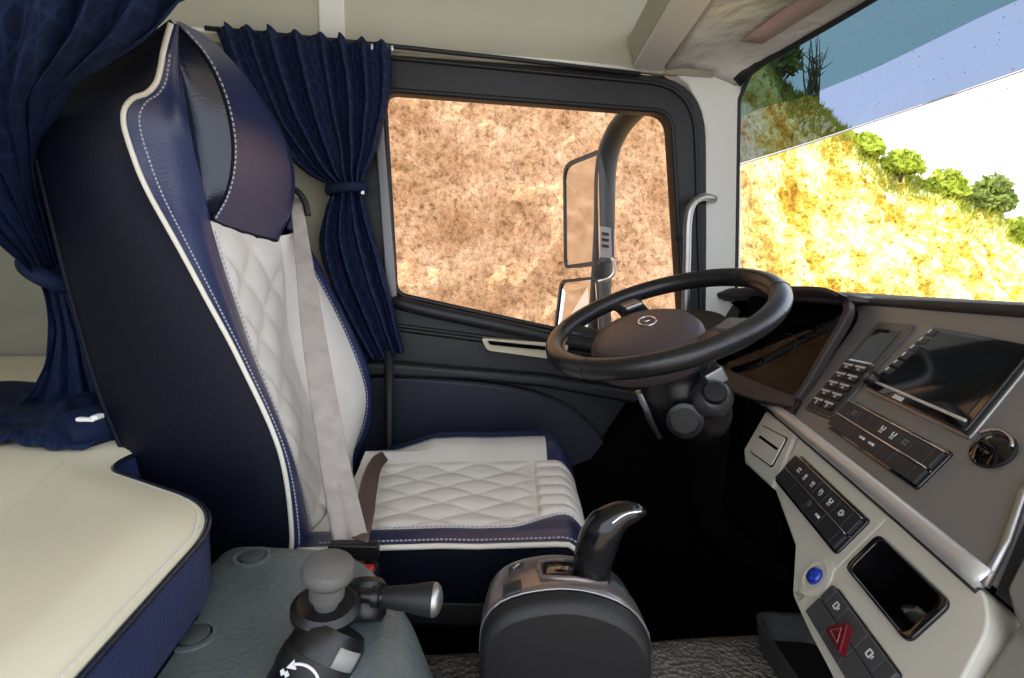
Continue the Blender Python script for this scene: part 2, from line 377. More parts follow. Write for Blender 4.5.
# overhead shelf along the front header
d_sh = (on(705, 0, 'y', 1.18)-D(660, 66, 1.47))*2.4
shf = thing('overhead_shelf', 'beige overhead shelf front running across the roof above the windshield', 'shelf', D(645, 60, 1.47))
prism('fascia', [D(627, 40, 1.47), D(634, 63, 1.47), D(659, 68, 1.47), D(668, 60, 1.47), D(655, 34, 1.47), D(640, 24, 1.47)], d_sh, M_head, shf, bevel=.006)
prism('lower_lip', [D(634, 63, 1.469), D(659, 68, 1.469), D(661, 72, 1.469), D(634, 67, 1.469)], d_sh, M_pillar, shf, bevel=.002)
prism('shelf_floor', [D(640, 24, 1.46), D(655, 34, 1.46), D(705, 30, 1.46), D(695, 10, 1.46)], d_sh, M_lip, shf)

# ================================================================== OUTSIDE
def interp(t, x):
    if x <= t[0][0]: return t[0][1]
    for (a, b), (c, d) in zip(t, t[1:]):
        if x <= c: return b+(d-b)*(x-a)/(c-a)
    return t[-1][1]
RID = [(-8, 5), (1.2, 4.6), (2.2, 3.4), (3.1, 2.75), (4.1, 2.15), (5.2, 1.70), (6.4, 1.30), (9, 1.0), (16, .0)]
YT = [(-8, 4.3), (1.5, 4.3), (3, 5.0), (6, 5.2), (16, 6.5)]
YB = [(-8, 3.3), (1.5, 3.3), (3, 3.0), (6, 2.6), (16, 2.0)]
def bank(x, v):
    zt, yt, yb = interp(RID, x), interp(YT, x), interp(YB, x)
    zt += .10*noise.noise(V((x*1.7, 0, 5)))+.05*noise.noise(V((x*5, 2, 5)))
    if v <= 1: z = -1.3+(zt+1.3)*v; y = yb+(yt-yb)*v
    else: z = zt+.3*(v-1)-(v-1)**2*.8; y = yt+(v-1)*3
    q = V((x, y, z)); d = noise.fractal(q*1.3, 1, 2, 4)*.16+noise.fractal(q*6, 1, 2, 4)*.05+noise.fractal(q*17, 1, 2, 3)*.04
    if .02 < v < 1.3: q += V((0, -.8, .35))*d
    return q
xs = lin(-6, 2.0, 240)[:-1]+lin(2.0, 9, 240)+lin(9, 18, 30)[1:]
vsr = lin(0, 1, 150)+lin(1, 1.8, 12)[1:]
M_dirt = bpy.data.materials.new('dry_earth'); M_dirt.use_nodes = True
nt = M_dirt.node_tree; b = nt.nodes['Principled BSDF']; b.inputs['Roughness'].default_value = .95; b.inputs['Specular IOR Level'].default_value = .1
tc = nt.nodes.new('ShaderNodeTexCoord')
def ramp(sc, det, stops):
    n = nt.nodes.new('ShaderNodeTexNoise'); n.inputs['Scale'].default_value = sc; n.inputs['Detail'].default_value = det; n.inputs['Roughness'].default_value = .78
    r = nt.nodes.new('ShaderNodeValToRGB')
    while len(r.color_ramp.elements) < len(stops): r.color_ramp.elements.new(.5)
    for e, (p, c) in zip(r.color_ramp.elements, stops): e.position = p; e.color = (*c, 1)
    nt.links.new(tc.outputs['Object'], n.inputs['Vector']); nt.links.new(n.outputs['Fac'], r.inputs[0]); return r.outputs[0]
DIRT_A = ramp(3.0, 8, [(.34, (.48, .27, .125)), (.46, (.64, .385, .205)), (.55, (.75, .47, .265)), (.68, (.86, .60, .38))])
DIRT_SUNLIT = ramp(3.0, 10, [(.36, (.42, .21, .025)), (.44, (.74, .45, .05)), (.50, (.90, .76, .20)), (.58, (.95, .91, .52))])  # yellow earth ahead of the cab, with bright sun painted into its colour
SPK = ramp(24, 12, [(.36, (.30, .26, .22)), (.45, (.80, .78, .74)), (.52, (1, 1, 1)), (.66, (1.15, 1.15, 1.15))])
SPK2 = ramp(70, 6, [(.36, (.55, .52, .48)), (.50, (1, 1, 1)), (.9, (1.1, 1.1, 1.1))])
def mul(a, b2):
    k = nt.nodes.new('ShaderNodeMixRGB'); k.blend_type = 'MULTIPLY'; k.inputs[0].default_value = 1; nt.links.new(a, k.inputs[1]); nt.links.new(b2, k.inputs[2]); return k.outputs[0]
DIRT_A = mul(mul(DIRT_A, SPK), SPK2); DIRT_SUNLIT = mul(DIRT_SUNLIT, SPK)
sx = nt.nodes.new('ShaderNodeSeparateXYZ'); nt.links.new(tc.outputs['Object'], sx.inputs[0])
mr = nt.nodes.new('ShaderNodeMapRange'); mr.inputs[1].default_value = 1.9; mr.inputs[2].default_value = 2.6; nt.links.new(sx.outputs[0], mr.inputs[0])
mx = nt.nodes.new('ShaderNodeMixRGB'); nt.links.new(mr.outputs[0], mx.inputs[0]); nt.links.new(DIRT_A, mx.inputs[1]); nt.links.new(DIRT_SUNLIT, mx.inputs[2])  # tan side earth blends forward into the sun-brightened yellow
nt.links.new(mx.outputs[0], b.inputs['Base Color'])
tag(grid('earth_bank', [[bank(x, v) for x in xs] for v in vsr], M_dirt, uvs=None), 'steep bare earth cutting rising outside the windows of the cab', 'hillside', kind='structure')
struct(prism('ground', [(-20, -25, -1.34), (40, -25, -1.34), (40, 6, -1.34), (-20, 6, -1.34)], (0, 0, -.1), mat('dusty_road', (.34, .27, .19), .9, var=(1.5, .8, 1.15))))
# bushes along the ridge
M_leaf = [mat('leaf_lime', (.38, .46, .04), .7, var=(3, .8, 1.2)), mat('leaf_olive', (.20, .26, .045), .7, var=(3, .7, 1.2))]
def bush(loc, rx, rz, n, size, mt, label, dark=0):
    t = thing('ridge_bush', label, 'bush', loc, group='bushes along the crest of the earth cutting')
    ch = []; rnd = random.Random(int(loc[0]*1000))
    for i in range(n):
        d = V((rnd.gauss(0, 1), rnd.gauss(0, 1), abs(rnd.gauss(0, 1)))).normalized()*rnd.random()**.4
        p = V((d.x*rx, d.y*rx*.7, d.z*rz)); a = V((rnd.gauss(0, 1), rnd.gauss(0, 1), rnd.gauss(0, 1))).normalized(); bq = basis(a)[1]
        s = size*(.6+rnd.random()*.8)
        ch.append(([V(loc)+p-a*s, V(loc)+p+bq*s*.4, V(loc)+p+a*s, V(loc)+p-bq*s*.4], [[0, 1, 2, 3]]))
    join_parts('foliage', ch, mt, t)
    for i in range(3):
        a = rnd.random()*6.28; tube('stem', [V(loc)+V((0, 0, -.1)), V(loc)+V((math.cos(a)*rx*.3, math.sin(a)*rx*.3, rz*.6))], [.015, .005], mat('twig', (.1, .08, .06), .9), t, n=5)
    return t
spec = [(2.5, .24, .40, 420, 'olive bush on the earth crest seen through the tinted band near the pillar'),
        (3.0, .24, .38, 420, 'olive bush on the crest just left of the bare twigs'),
        (4.05, .22, .20, 420, 'lime bush on the crest right of the bare twigs'),
        (4.5, .22, .22, 420, 'low lime bush on the crest just below the smoked visor edge'),
        (5.0, .24, .26, 420, 'lime bush on the crest, second right of the visor edge'),
        (5.5, .25, .36, 480, 'taller green bush on the crest, highest right of the visor edge'),
        (6.05, .26, .28, 420, 'lime bush on the crest beside the tallest green bush'),
        (6.6, .26, .24, 420, 'rightmost lime bush on the crest at the edge of the view')]
for i, (x, rx, rz, n, lb) in enumerate(spec):
    q = bank(x, 1.0); bush((q.x, q.y-.05, q.z-.08), rx, rz, int(n*2.2), .042, M_leaf[1 if i in (0, 1, 5) else 0], lb)
ch = []; rnd = random.Random(21)
for i in range(9000):
    x = rnd.uniform(2.3, 7.6); v = 1.04-abs(rnd.gauss(0, .07)); p = bank(x, v); h_ = rnd.uniform(.03, .09); a = rnd.random()*6.28
    d = V((math.cos(a), math.sin(a), 0))*.010; l_ = V((rnd.gauss(0, .4), rnd.gauss(0, .4)-.3, 1)).normalized()*h_
    ch.append(([p-d, p+d, p+l_], [[0, 1, 2]]))
tag(join_parts('crest_grass', ch, mat('grass_lime', (.42, .46, .05), .8, var=(2, .7, 1.2))), 'lime green grass growing along the crest of the earth cutting', 'grass', kind='stuff')
# bare twigs and a lattice mast over the crest
q = bank(3.55, 1.05)
tw = thing('bare_shrub', 'leafless dark twigs standing against the blue sky above the crest', 'shrub', q)
rnd = random.Random(4)
for i in range(16):
    a = rnd.uniform(-.5, .5); l = rnd.uniform(.35, .75); e = q+V((math.sin(a)*l*.55, rnd.uniform(-.1, .1), math.cos(a)*l))
    tube('branch', [q+V((rnd.uniform(-.15, .15), 0, -.1)), q.lerp(e, .5)+V((rnd.uniform(-.05, .05), 0, 0)), e], [.012, .008, .003], mat('twig', (.1, .08, .06), .9), tw, n=5)
    for s in (-1, 1):
        c = q.lerp(e, .65); tube('twig', [c, c+V((s*l*.16, 0, l*.12))], [.006, .002], mat('twig', (.1, .08, .06), .9), tw, n=4)
# smoked exterior sun visor
vb = [on(700, 178, 'y', 1.72), on(738, 165, 'y', 1.64), on(800, 146, 'y', 1.52), on(860, 126, 'y', 1.42), on(940, 99, 'y', 1.30), on(1024, 70, 'y', 1.17), on(1150, 25, 'y', .98), on(1500, -100, 'y', .6)]
vb = cat(vb, 30); vt = cat([(.84, 1.66, 1.60), (.92, 1.5, 1.64), (1.0, 1.35, 1.67), (1.06, 1.2, 1.68), (1.10, 1.0, 1.68), (1.12, .8, 1.68), (1.12, .4, 1.68)], 30)
vis = thing('exterior_sun_visor', 'smoked translucent sun visor mounted outside above the windshield', 'sun visor', (1.1, 1.0, 1.6))
grid('visor_sheet', [[vb[k].lerp(vt[k], f)+V((.05*math.sin(math.pi*f), 0, 0)) for k in range(30)] for f in lin(0, 1, 8)], glass('smoked_acrylic', (.17, .20, .27), .4), vis)
tube('visor_edge', vb, .003, mat('acrylic_edge', (.5, .5, .52), .3), vis, n=6)
# wiper bracket reflected band: visor mounting bracket
tube('bracket', [vt[6]+V((0, 0, -.05)), vt[16]+V((0, 0, -.05))], .012, M_seal, vis, n=8)
# --- outside mirrors
mir = thing('wing_mirror', 'large rain-spotted wing mirror on a black bracket outside the door window', 'mirror', on(605, 330, 'y', 1.9))
arm_ = cat([on(672, 66, 'y', 1.55), on(642, 103, 'y', 1.70), on(618, 130, 'y', 1.86), on(606, 165, 'y', 1.92), on(604, 230, 'y', 1.93), on(600, 300, 'y', 1.93), on(596, 360, 'y', 1.93)], 30)
tube('bracket_arm', arm_, .042, M_door, mir, n=12, flat=.6)
big = roundpoly([on(564, 164, 'y', 2.07), on(601, 149, 'y', 1.89), on(603, 264, 'y', 1.89), on(565, 269, 'y', 2.07)], [.05, .02, .02, .03])
nn = (big[8]-big[0]).cross(big[-4]-big[0]).normalized(); nn = nn if nn.y > 0 else -nn
ring('mirror_frame', [p-nn*.006 for p in big], [p+(sum(big, V())/len(big)-p)*.07-nn*.006 for p in big], nn*.02, M_blk, mir)
bh = prism('mirror_housing', [p+nn*.004 for p in big], nn*.06, M_blkm, mir, bevel=.012)
prism('mirror_glass', [p+(sum(big, V())/len(big)-p)*.05 for p in big], nn*.004, M_mirror, bh)
prism('sticker', [on(600, 226, 'y', 1.85), on(611, 228, 'y', 1.85), on(612, 258, 'y', 1.85), on(600, 257, 'y', 1.85)], (0, .003, 0), mat('grey_sticker', (.45, .45, .45), .5), mir)
for i in range(3): prism('sticker_print', [on(602, 232+i*6, 'y', 1.846), on(609, 233+i*6, 'y', 1.846), on(609, 236+i*6, 'y', 1.846), on(602, 235+i*6, 'y', 1.846)], (0, .002, 0), M_btn, mir)
sm = roundpoly([on(561, 280, 'y', 2.07), on(599, 276, 'y', 1.89), on(603, 340, 'y', 1.89), on(553, 345, 'y', 2.07)], .03)
ring('mirror_frame', [p-nn*.006 for p in sm], [p+(sum(sm, V())/len(sm)-p)*.09-nn*.006 for p in sm], nn*.02, M_blk, mir)
sh_ = prism('lower_mirror_housing', [p+nn*.004 for p in sm], nn*.05, M_blkm, mir, bevel=.01)
prism('mirror_glass', [p+(sum(sm, V())/len(sm)-p)*.05 for p in sm], nn*.004, M_mirror, sh_)
tube('cable', cat([on(598, 282, 'y', 1.85), on(610, 278, 'y', 1.84), on(615, 270, 'y', 1.84), on(612, 258, 'y', 1.86)], 12), .006, M_satin, mir, n=6)

# ================================================================== DRIVER SEAT
seat = thing('driver_seat', 'driver seat in navy and blue leather with cream quilted panels and white piping', 'seat', S(-.2, 1.05, 0))
LN = .80
def tr(pts, ly): 
    if not isinstance(ly, (list, tuple)): ly = [ly]*len(pts)
    return [SP(x, y, l) for (x, y), l in zip(pts, ly)]
n = 44
pip = cat(tr([(288, 575), (292, 530), (280, 450), (241, 362), (208, 300), (180, 248), (148, 190), (132, 150), (124, 118), (132, 100), (152, 91), (160, 74), (165, 48), (172, 24)], LN), n)
bk = cat(tr([(190, 570), (165, 520), (128, 460), (100, 395), (72, 300), (50, 215), (34, 150), (27, 118), (36, 104), (75, 84), (120, 58), (150, 38), (172, 22)], [LN]*13), n)
rows = []
for a, b_ in zip(pip, bk):
    rows.append([a.lerp(b_, s)-SY*(.022*math.sin(math.pi*s)**.6)*min(1, (a-b_).length*8) for s in lin(0, 1, 12)])
grid('side_panel', rows, M_navy, seat)
tube('front_piping', [p-SY*.002 for p in cat(pip, 120)], .0038, M_pipe, seat, n=8)
tube('rear_piping', bk, .004, M_navy, seat, n=8)
seamN = cat(tr([(312, 575), (311, 535), (304, 500), (292, 458), (274, 408), (255, 360), (238, 310), (222, 262), (210, 220), (204, 190), (194, 150), (187, 110), (181, 70), (175, 28)],
               [.87]*9+[.865, .86, .855, .845, .815]), n)
def strip(A, B, cols, bulge, dirv): return [[a.lerp(b_, s)+dirv*(bulge*math.sin(math.pi*s)) for s in lin(0, 1, cols)] for a, b_ in zip(A, B)]
grid('near_bolster', strip(pip, seamN, 10, .014, (SX-SY*.6).normalized()), M_blue, seat)
stitches('bolster_stitching', [a.lerp(b_, .17)+(SX-SY*.6).normalized()*.0085 for a, b_ in list(zip(pip, seamN))[:-2]], seat, step=.0062, w=.0018)
stitches('seam_stitching', [p+SX*.004-SY*.002 for p in seamN[:30]], seat, step=.008, w=.0016)
# quilted centre
m = 90
sN = cat(tr([(312, 575), (311, 535), (304, 500), (292, 458), (274, 408), (255, 360), (238, 310), (222, 262), (210, 221)], .87), m)
mid = cat(tr([(345, 590), (340, 540), (328, 490), (312, 440), (292, 390), (275, 340), (262, 300), (252, 260), (243, 217)], 1.0), m)
chn = cat(tr([(372, 575), (360, 530), (340, 480), (322, 440), (304, 390), (290, 340), (286, 300), (284, 265), (280, 236)], 1.14), m)
rows = []
for i in range(m):
    r = []
    for s in lin(0, 1, 60):
        p = sN[i]*(1-s)**2*1+mid[i]*2*s*(1-s)+chn[i]*s*s
        u, v = s*4.0, i/m*13
        hq = (abs(math.sin(math.pi*(u+v)*.5))*abs(math.sin(math.pi*(u-v)*.5)))**.4
        r.append(p+SX*(.013*hq-.004)*min(1, s*12)*min(1, (1-s)*12)*min(1, (m-1-i)/7))
    rows.append(r)
grid('quilted_back_panel', rows, M_white, seat)
fsm = cat(tr([(368, 575), (356, 530), (348, 480), (350, 456), (361, 430), (366, 398), (358, 365), (340, 322), (318, 280), (300, 250), (287, 228)], 1.25), m)
sil = cat(tr([(374, 575), (362, 530), (354, 484), (357, 458), (370, 428), (373, 395), (366, 360), (349, 322), (328, 280), (308, 243), (290, 205)], 1.285), m)
grid('far_bolster', strip(chn, fsm, 12, .022, SX), M_white, seat)
fb = [p-SX*.13+SY*.005 for p in sil]
rim = [[a, a.lerp(b_, .5)+SX*.006, b_, b_.lerp(c, .3)+SY*.012, b_.lerp(c, .7)+SY*.012, c] for a, b_, c in zip(fsm, sil, fb)]
grid('far_bolster_rim', rim, M_blue, seat)
stitches('rim_stitching', [p+SX*.004 for p in fsm[10:]], seat, step=.009)
fb2 = cat(fb, n)
grid('back_shell', [[a, a.lerp(b_, .5)-SX*.02, b_] for a, b_ in zip(bk, fb2)], M_navy, seat)
# head rest
h = 34
inL = cat(tr([(175, 28), (181, 70), (187, 110), (194, 150), (204, 190), (211, 219)], [.815, .845, .855, .86, .865, .87]), h)
arc = cat(tr([(178, 26), (207, 60), (225, 100), (233, 140), (232, 172), (225, 198), (213, 219)], [.82, .87, .90, .91, .91, .90, .875]), h)
hs = cat(tr([(182, 22), (215, 43), (252, 84), (282, 130), (294, 168), (293, 206), (279, 240)], [.85, .95, 1.06, 1.14, 1.17, 1.17, 1.12]), h)
grid('headrest_wing', strip(inL, arc, 12, -.02, SX), M_inset, seat)
hrow = []
for a, b_ in zip(arc, hs):
    r = [a.lerp(b_, s)-SY*(.035*math.sin(math.pi*s)**.8)*min(1, (a-b_).length*6) for s in lin(0, 1, 18)]
    e = b_-SX*.10+SY*.03
    r += [b_.lerp(e, .3)+SY*.02, e]; hrow.append(r)
grid('headrest', hrow, M_blue, seat)
stitches('headrest_stitching', [p+SX*.007-SY*.006 for p in arc[1:]], seat, step=.008, w=.002)
tube('headrest_seam', [p+SX*.001-SY*.003 for p in arc], .0025, M_navy, seat, n=6)
# underside of the head rest, down to the white panel
grid('headrest_underside', [[p, p-SX*.02-ZV*.025] for p in [hrow[-1][j] for j in range(18)]], M_navy, seat)
# cushion
def nb(fx): t = max(0, min(1, (fx-.0)/.1)); return .853+.055*t*t*(3-2*t)
def front(l): return .150-.012*((l-1.05)/.25)**2
def top(fx, l):
    t = (l-LN)/.5
    z = .455
    if l > 1.10: q = min(1, (l-1.10)/.13); z += .032*q*q*(3-2*q)
    if l < .9: q = min(1, (.9-l)/.06); z += .008*q
    z += .012*max(0, (fx+.05)/.2)-.012*max(0, (-fx-.1)/.2)
    if l > 1.2: z -= .035*max(0, (-fx-.18)/.12)
    e = (front(l)-fx)
    if e < .05: z -= .05*(1-max(0, e)/.05)**2.2
    return z
def cpart(name, lo, hi, f0, f1, mt, cols=14, rws=60, quilt=None, dz=0):
    rows = []
    for i in range(rws):
        t = i/(rws-1); r = []
        for j in range(cols):
            s = j/(cols-1)
            fx = f0+(f1-f0)*t if not callable(f1) else None
            la, lb = None, None
            if callable(f1):
                l_ = (lo(0) if callable(lo) else lo)*(1-s)+(hi(0) if callable(hi) else hi)*s
                fx = f0+(f1(l_)-f0)*t
            a = lo(fx) if callable(lo) else lo; b2 = hi(fx) if callable(hi) else hi
            l = a+(b2-a)*s; z = top(fx, l)+dz
            if quilt: z += quilt(fx, l)*min(1, s*14)*min(1, (1-s)*14)*min(1, t*14)*min(1, (1-t)*14)
            r.append(S(fx, l, z))
        rows.append(r)
    return grid(name, rows, mt, seat)
def q1(fx, l): u, v = fx/.062, l/.037; return .0075*(abs(math.sin(math.pi*(u+v)*.5))*abs(math.sin(math.pi*(u-v)*.5)))**.4
def q2(fx, l): return .007*abs(math.sin(math.pi*l/.045))**.5
cpart('quilted_seat_panel', nb, 1.15, -.33, .055, M_white, 80, 90, q1, 0)
cpart('front_roll', nb, 1.15, .055, front, M_white, 60, 20, q2, 0)
cpart('far_seat_bolster', 1.15, 1.247, -.33, .085, M_white, 12, 40)
cpart('far_seat_rim', 1.247, 1.30, -.36, .085, M_blue, 8, 40)
cpart('far_front_corner', 1.15, 1.30, .085, front, M_blue, 12, 16)
cpart('near_seat_border', LN, nb, -.33, front, M_blue, 12, 50)
stitches('rim_stitching', [S(fx, 1.247, top(fx, 1.247)+.002) for fx in lin(-.3, .085, 20)], seat)
stitches('border_stitching', [S(fx, nb(fx), top(fx, nb(fx))+.003) for fx in lin(-.3, .12, 24)], seat)
stitches('edge_stitching', [S(fx, LN+.008, top(fx, LN+.008)+.002) for fx in lin(-.3, .13, 24)], seat, step=.007, w=.002)
per = [S(fx, LN, top(fx, LN)) for fx in lin(-.33, front(LN), 24)]
tube('edge_piping', [p-SY*.002-ZV*.004 for p in per], .0045, M_pipe, seat, n=8)
grid('near_side_panel', [[p-ZV*.006, p-SY*.006-ZV*.05, p+SY*.012-ZV*.11] for p in per], M_navy, seat)
frp = [S(front(l), l, top(front(l), l)) for l in lin(LN, 1.30, 24)]
grid('front_panel', [[p, p+SX*.006-ZV*.04, p-SX*.02-ZV*.12] for p in frp], M_navy, seat)
far = [S(fx, 1.30, top(fx, 1.30)) for fx in lin(-.36, front(1.3), 20)]
grid('far_side_panel', [[p, p-ZV*.12] for p in far], M_navy, seat)
prism('seat_pan', [S(-.36, .815, .355), S(.125, .815, .355), S(.125, 1.285, .355), S(-.36, 1.285, .355)], (0, 0, -.05), M_blkm, seat, bevel=.01)
prism('suspension_base', [S(-.3, .86, 0), S(.05, .86, 0), S(.05, 1.25, 0), S(-.3, 1.25, 0)], (0, 0, .32), M_void, seat)
prism('tilt_lever', [S(.0, .80, .34), S(.12, .80, .34), S(.12, .80, .328), S(.0, .80, .328)], SY*.02, M_blkm, seat, bevel=.004)

# ================================================================== SEAT BELT
belt = thing('seat_belt', 'taupe seat belt crossing the cream backrest down to its black and red buckle', 'seat belt', SP(350, 560, .775))
L = cat(tr([(290, 200), (294, 240), (301, 330), (316, 440), (333, 545)], [1.20, 1.15, 1.0, .88, .775]), 30)
Rr = cat(tr([(302, 198), (309, 240), (325, 330), (345, 440), (370, 545)], [1.215, 1.165, 1.015, .895, .785]), 30)
grid('shoulder_strap', [[a.lerp(b_, s)-SY*(.004*math.sin(s*math.pi*4)*(i/30)**3) for s in lin(0, 1, 13)] for i, (a, b_) in enumerate(zip(L, Rr))], M_belt, belt, solid=.002)
L2 = cat([on(382, 452, 'z', .47), on(372, 458, 'z', .478), on(362, 478, 'z', .482), on(356, 510, 'z', .482), on(352, 538, 'z', .476)], 20)
R2 = cat([on(388, 460, 'z', .465), on(381, 470, 'z', .476), on(377, 490, 'z', .481), on(374, 515, 'z', .481), on(368, 543, 'z', .475)], 20)
grid('lap_strap', [[a.lerp(b_, s) for s in lin(0, 1, 6)] for a, b_ in zip(L2, R2)], M_belt_shade, belt, solid=.002)
tube('belt_guide', cat(tr([(287, 188), (297, 191), (305, 202), (308, 216)], 1.2), 12), .007, M_blkm, belt, n=8)
bf = Frame(SP(352, 550, .775), SX, ZV, -SY)
fbox('latch_plate', bf, -.034, .042, -.012, .014, -.008, .012, M_blk, belt, bevel=.004)
fbox('latch_tongue', bf, -.018, .02, -.03, -.012, -.003, .003, M_satin, belt, bevel=.001)
bk_ = fbox('buckle_body', bf, -.03, .040, -.11, -.022, -.012, .014, M_blkm, belt, bevel=.005)
fbox('release_button', bf, .006, .036, -.040, -.018, .006, .0185, M_red2, bk_, bevel=.002)

# ================================================================== BUNK
bunk = thing('bunk_mattress', 'cream vinyl sleeper bunk mattress with blue sides behind the seat', 'mattress', (-.6, .5, .5))
ZB = .60
bp = roundpoly([(-.258, .02, ZB), (-.258, .65, ZB), (-.485, .80, ZB), (-.455, .9, ZB), (-.455, 1.70, ZB), (-1.34, 1.70, ZB), (-1.34, .02, ZB)], [.01, .09, .05, .04, .02, .02, .01], 8)
cen = V((-.8, .8, ZB))
vs_, fs = [], []; N = len(bp)
loops = [(0, 0), (.004, .0), (.02, .006), (.06, .012)]
for ins, up in loops:
    for i in range(N):
        tdir = (bp[(i+1) % N]-bp[i-1]).normalized(); nin = V((-tdir.y, tdir.x, 0))
        if nin.dot(cen-bp[i]) < 0 and i not in (): nin = nin
        vs_.append(bp[i]+nin*ins+ZV*up)
for k in range(len(loops)-1):
    for i in range(N): fs.append([k*N+i, k*N+(i+1) % N, (k+1)*N+(i+1) % N, (k+1)*N+i])
fs.append([ (len(loops)-1)*N+i for i in range(N)])
mesh('top_cover', vs_, fs, M_cream, bunk, smooth=True)
prism('side_band', bp, (0, 0, -.075), M_blue, bunk)
tube('edge_piping', [p-ZV*.001 for p in bp], .0035, M_inset, bunk, n=6, closed=True)
def insetp(i, d): tdir = (bp[(i+1) % N]-bp[i-1]).normalized(); return bp[i]+V((-tdir.y, tdir.x, 0))*d
stitches('edge_stitching', [insetp(i, .010)+ZV*.0045 for i in range(1, 42)], bunk, step=.008, w=.0009, mt=M_icon)
prism('bunk_base', [p+(cen-p)*.02-ZV*.076 for p in bp], (0, 0, -.52), M_void, bunk)

# ================================================================== CURTAINS
def curtain(name, parent, left, right, nf, amp, mt, dirv, tuck=None, cols=120, rws=70, rag=.0, uvs=(1, 1)):
    A = cat(left, rws); B = cat(right, rws); rows = []; w0 = max((a-b_).length for a, b_ in zip(A, B)); uv = []
    for i in range(rws):
        a, b_ = A[i], B[i]; wd = (a-b_).length; r = []
        for j in range(cols):
            s = j/(cols-1); ph = s*nf*2*math.pi+.9*math.sin(s*7.3)+.5*math.sin(i/rws*3+s*3)
            am = amp*(.35+.65*wd/w0)*(1+.35*math.sin(s*17+2))
            p = a.lerp(b_, s)+V(dirv)*(am*(math.sin(ph)+.35*math.sin(ph*2+1)))
            p += V((noise.noise(V((s*9, i*.07, 1))), 0, noise.noise(V((s*9, i*.07, 9)))*.5))*.004
            if i == 0 and rag: p.z += rag*abs(math.sin(ph*.5))
            r.append(p); uv.append((s*uvs[0], i/rws*uvs[1]))
        rows.append(r)
    return grid(name, rows, mt, parent, uvs=uv, solid=.002)
YC = 1.43
wc = thing('window_curtain', 'blue patterned curtain tied back beside the driver door window', 'curtain', D(345, 190, YC), group='cab curtains')
lf = [(214, 27), (226, 58), (244, 98), (272, 138), (302, 170), (332, 187)]; rt = [(390, 46), (390, 85), (384, 120), (374, 152), (365, 175), (361, 190)]
curtain('upper_drape', wc, [D(x, y, YC) for x, y in lf], [D(x, y, YC) for x, y in rt], 8, .020, M_cloth, (0, 1, 0), rag=.010, uvs=(.62, .55))
lf = [(334, 186), (324, 212), (318, 246), (330, 288), (347, 325), (367, 361)]; rt = [(361, 188), (367, 215), (378, 250), (388, 288), (396, 322), (404, 352)]
curtain('lower_drape', wc, [D(x, y, YC) for x, y in lf], [D(x, y, YC) for x, y in rt], 4, .020, M_cloth, (0, 1, 0), uvs=(.25, .5))
tb = D(347, 189, YC)
tube('tieback', [tb+V((math.cos(w)*.046, math.sin(w)*.034, .006*math.cos(w))) for w in lin(0, 2*math.pi*.97, 24)], .009, M_cloth, wc, n=8, flat=1.4, flatdir=(0, 0, 1))
fl = [D(300, 165, YC), D(306, 197, YC+.01), D(325, 193, YC), D(340, 186, YC)]
prism('tieback_clip', [D(361, 186, YC-.02), D(364, 186, YC-.02), D(364, 194, YC-.02), D(361, 194, YC-.02)], (0, .01, 0), M_silver, wc)
bc = thing('bunk_curtain', 'dark blue bunk curtain gathered at the left above the cream mattress', 'curtain', SP(45, 280, .9), group='cab curtains')
lf = [SP(-200, -40, .55)+ZV*.26]+tr([(-190, -40), (-170, 20), (-140, 90), (-100, 150), (-40, 210), (5, 248), (36, 276)], [.55, .56, .58, .62, .70, .78, .86])
rt = [SP(232, -35, .60)+ZV*.24]+tr([(205, -35), (181, 2), (150, 36), (112, 62), (70, 92), (48, 160), (62, 262)], [.62, .64, .67, .70, .74, .84, .90])
curtain('upper_drape', bc, lf, rt, 7, .016, M_cloth2, (SX*.5-SY*.86), uvs=(.9, .8))
lf = tr([(38, 274), (47, 300), (50, 335), (44, 368), (30, 395), (5, 410)], [.88, .90, .93, .95, .97, .99])
rt = tr([(62, 262), (75, 300), (92, 350), (108, 400), (118, 425), (118, 440)], [.90, .91, .93, .95, .96, .96])
curtain('lower_drape', bc, lf, rt, 4, .012, M_cloth2, (SX*.4-SY*.9), uvs=(.4, .6))
tb = SP(49, 272, .88)
tube('tieback', [tb+SX*(math.cos(w)*.030)-SY*(math.sin(w)*.026)+ZV*(-.02*math.cos(w)) for w in lin(0, 2*math.pi*.97, 24)], .010, M_cloth2, bc, n=8, flat=1.5, flatdir=(0, 0, 1))
tube('rail', [SP(-200, -40, .50)+ZV*.27, SP(240, -35, .60)+ZV*.25, SP(150, -35, 1.3)+ZV*-.02], .008, M_seal, bc, n=8)
# spread hem lying on the bunk
hem = []
uvh = []
A = [on(x, y, 'z', ZB+.02) for x, y in ((-60, 400), (10, 388), (60, 385), (105, 395), (122, 415))]; B = [on(x, y, 'z', ZB+.016) for x, y in ((-60, 448), (0, 446), (55, 450), (92, 447), (124, 425))]
A = cat(A, 60); B = cat(B, 60)
for i in range(26):
    f = i/25; r = []
    for j in range(60):
        p = A[j].lerp(B[j], f); s = j/59
        hgt = .030*math.sin(math.pi*min(1, f*1.0))**.7*(.6+.5*math.sin(s*11+f*3))+.012*noise.noise(V((s*9, f*6, 2)))
        r.append(p+ZV*max(.0, hgt+.004)); uvh.append((s*.8, f*.3))
    hem.append(r)
grid('spread_hem', hem, M_cloth2, bc, uvs=uvh, solid=.002)
rolls = cat([on(62, 422, 'z', ZB+.03), on(72, 412, 'z', ZB+.045), on(88, 424, 'z', ZB+.035), on(100, 432, 'z', ZB+.03)], 14)
lathe('rolled_hem', [(.030, 0), (.034, .02), (.03, .05), (.032, .07), (.026, .07), (.024, .05), (.028, .02), (.024, .004)], on(64, 436, 'z', ZB+.03), V((.55, .75, .1)), M_cloth2, bc, n=20)
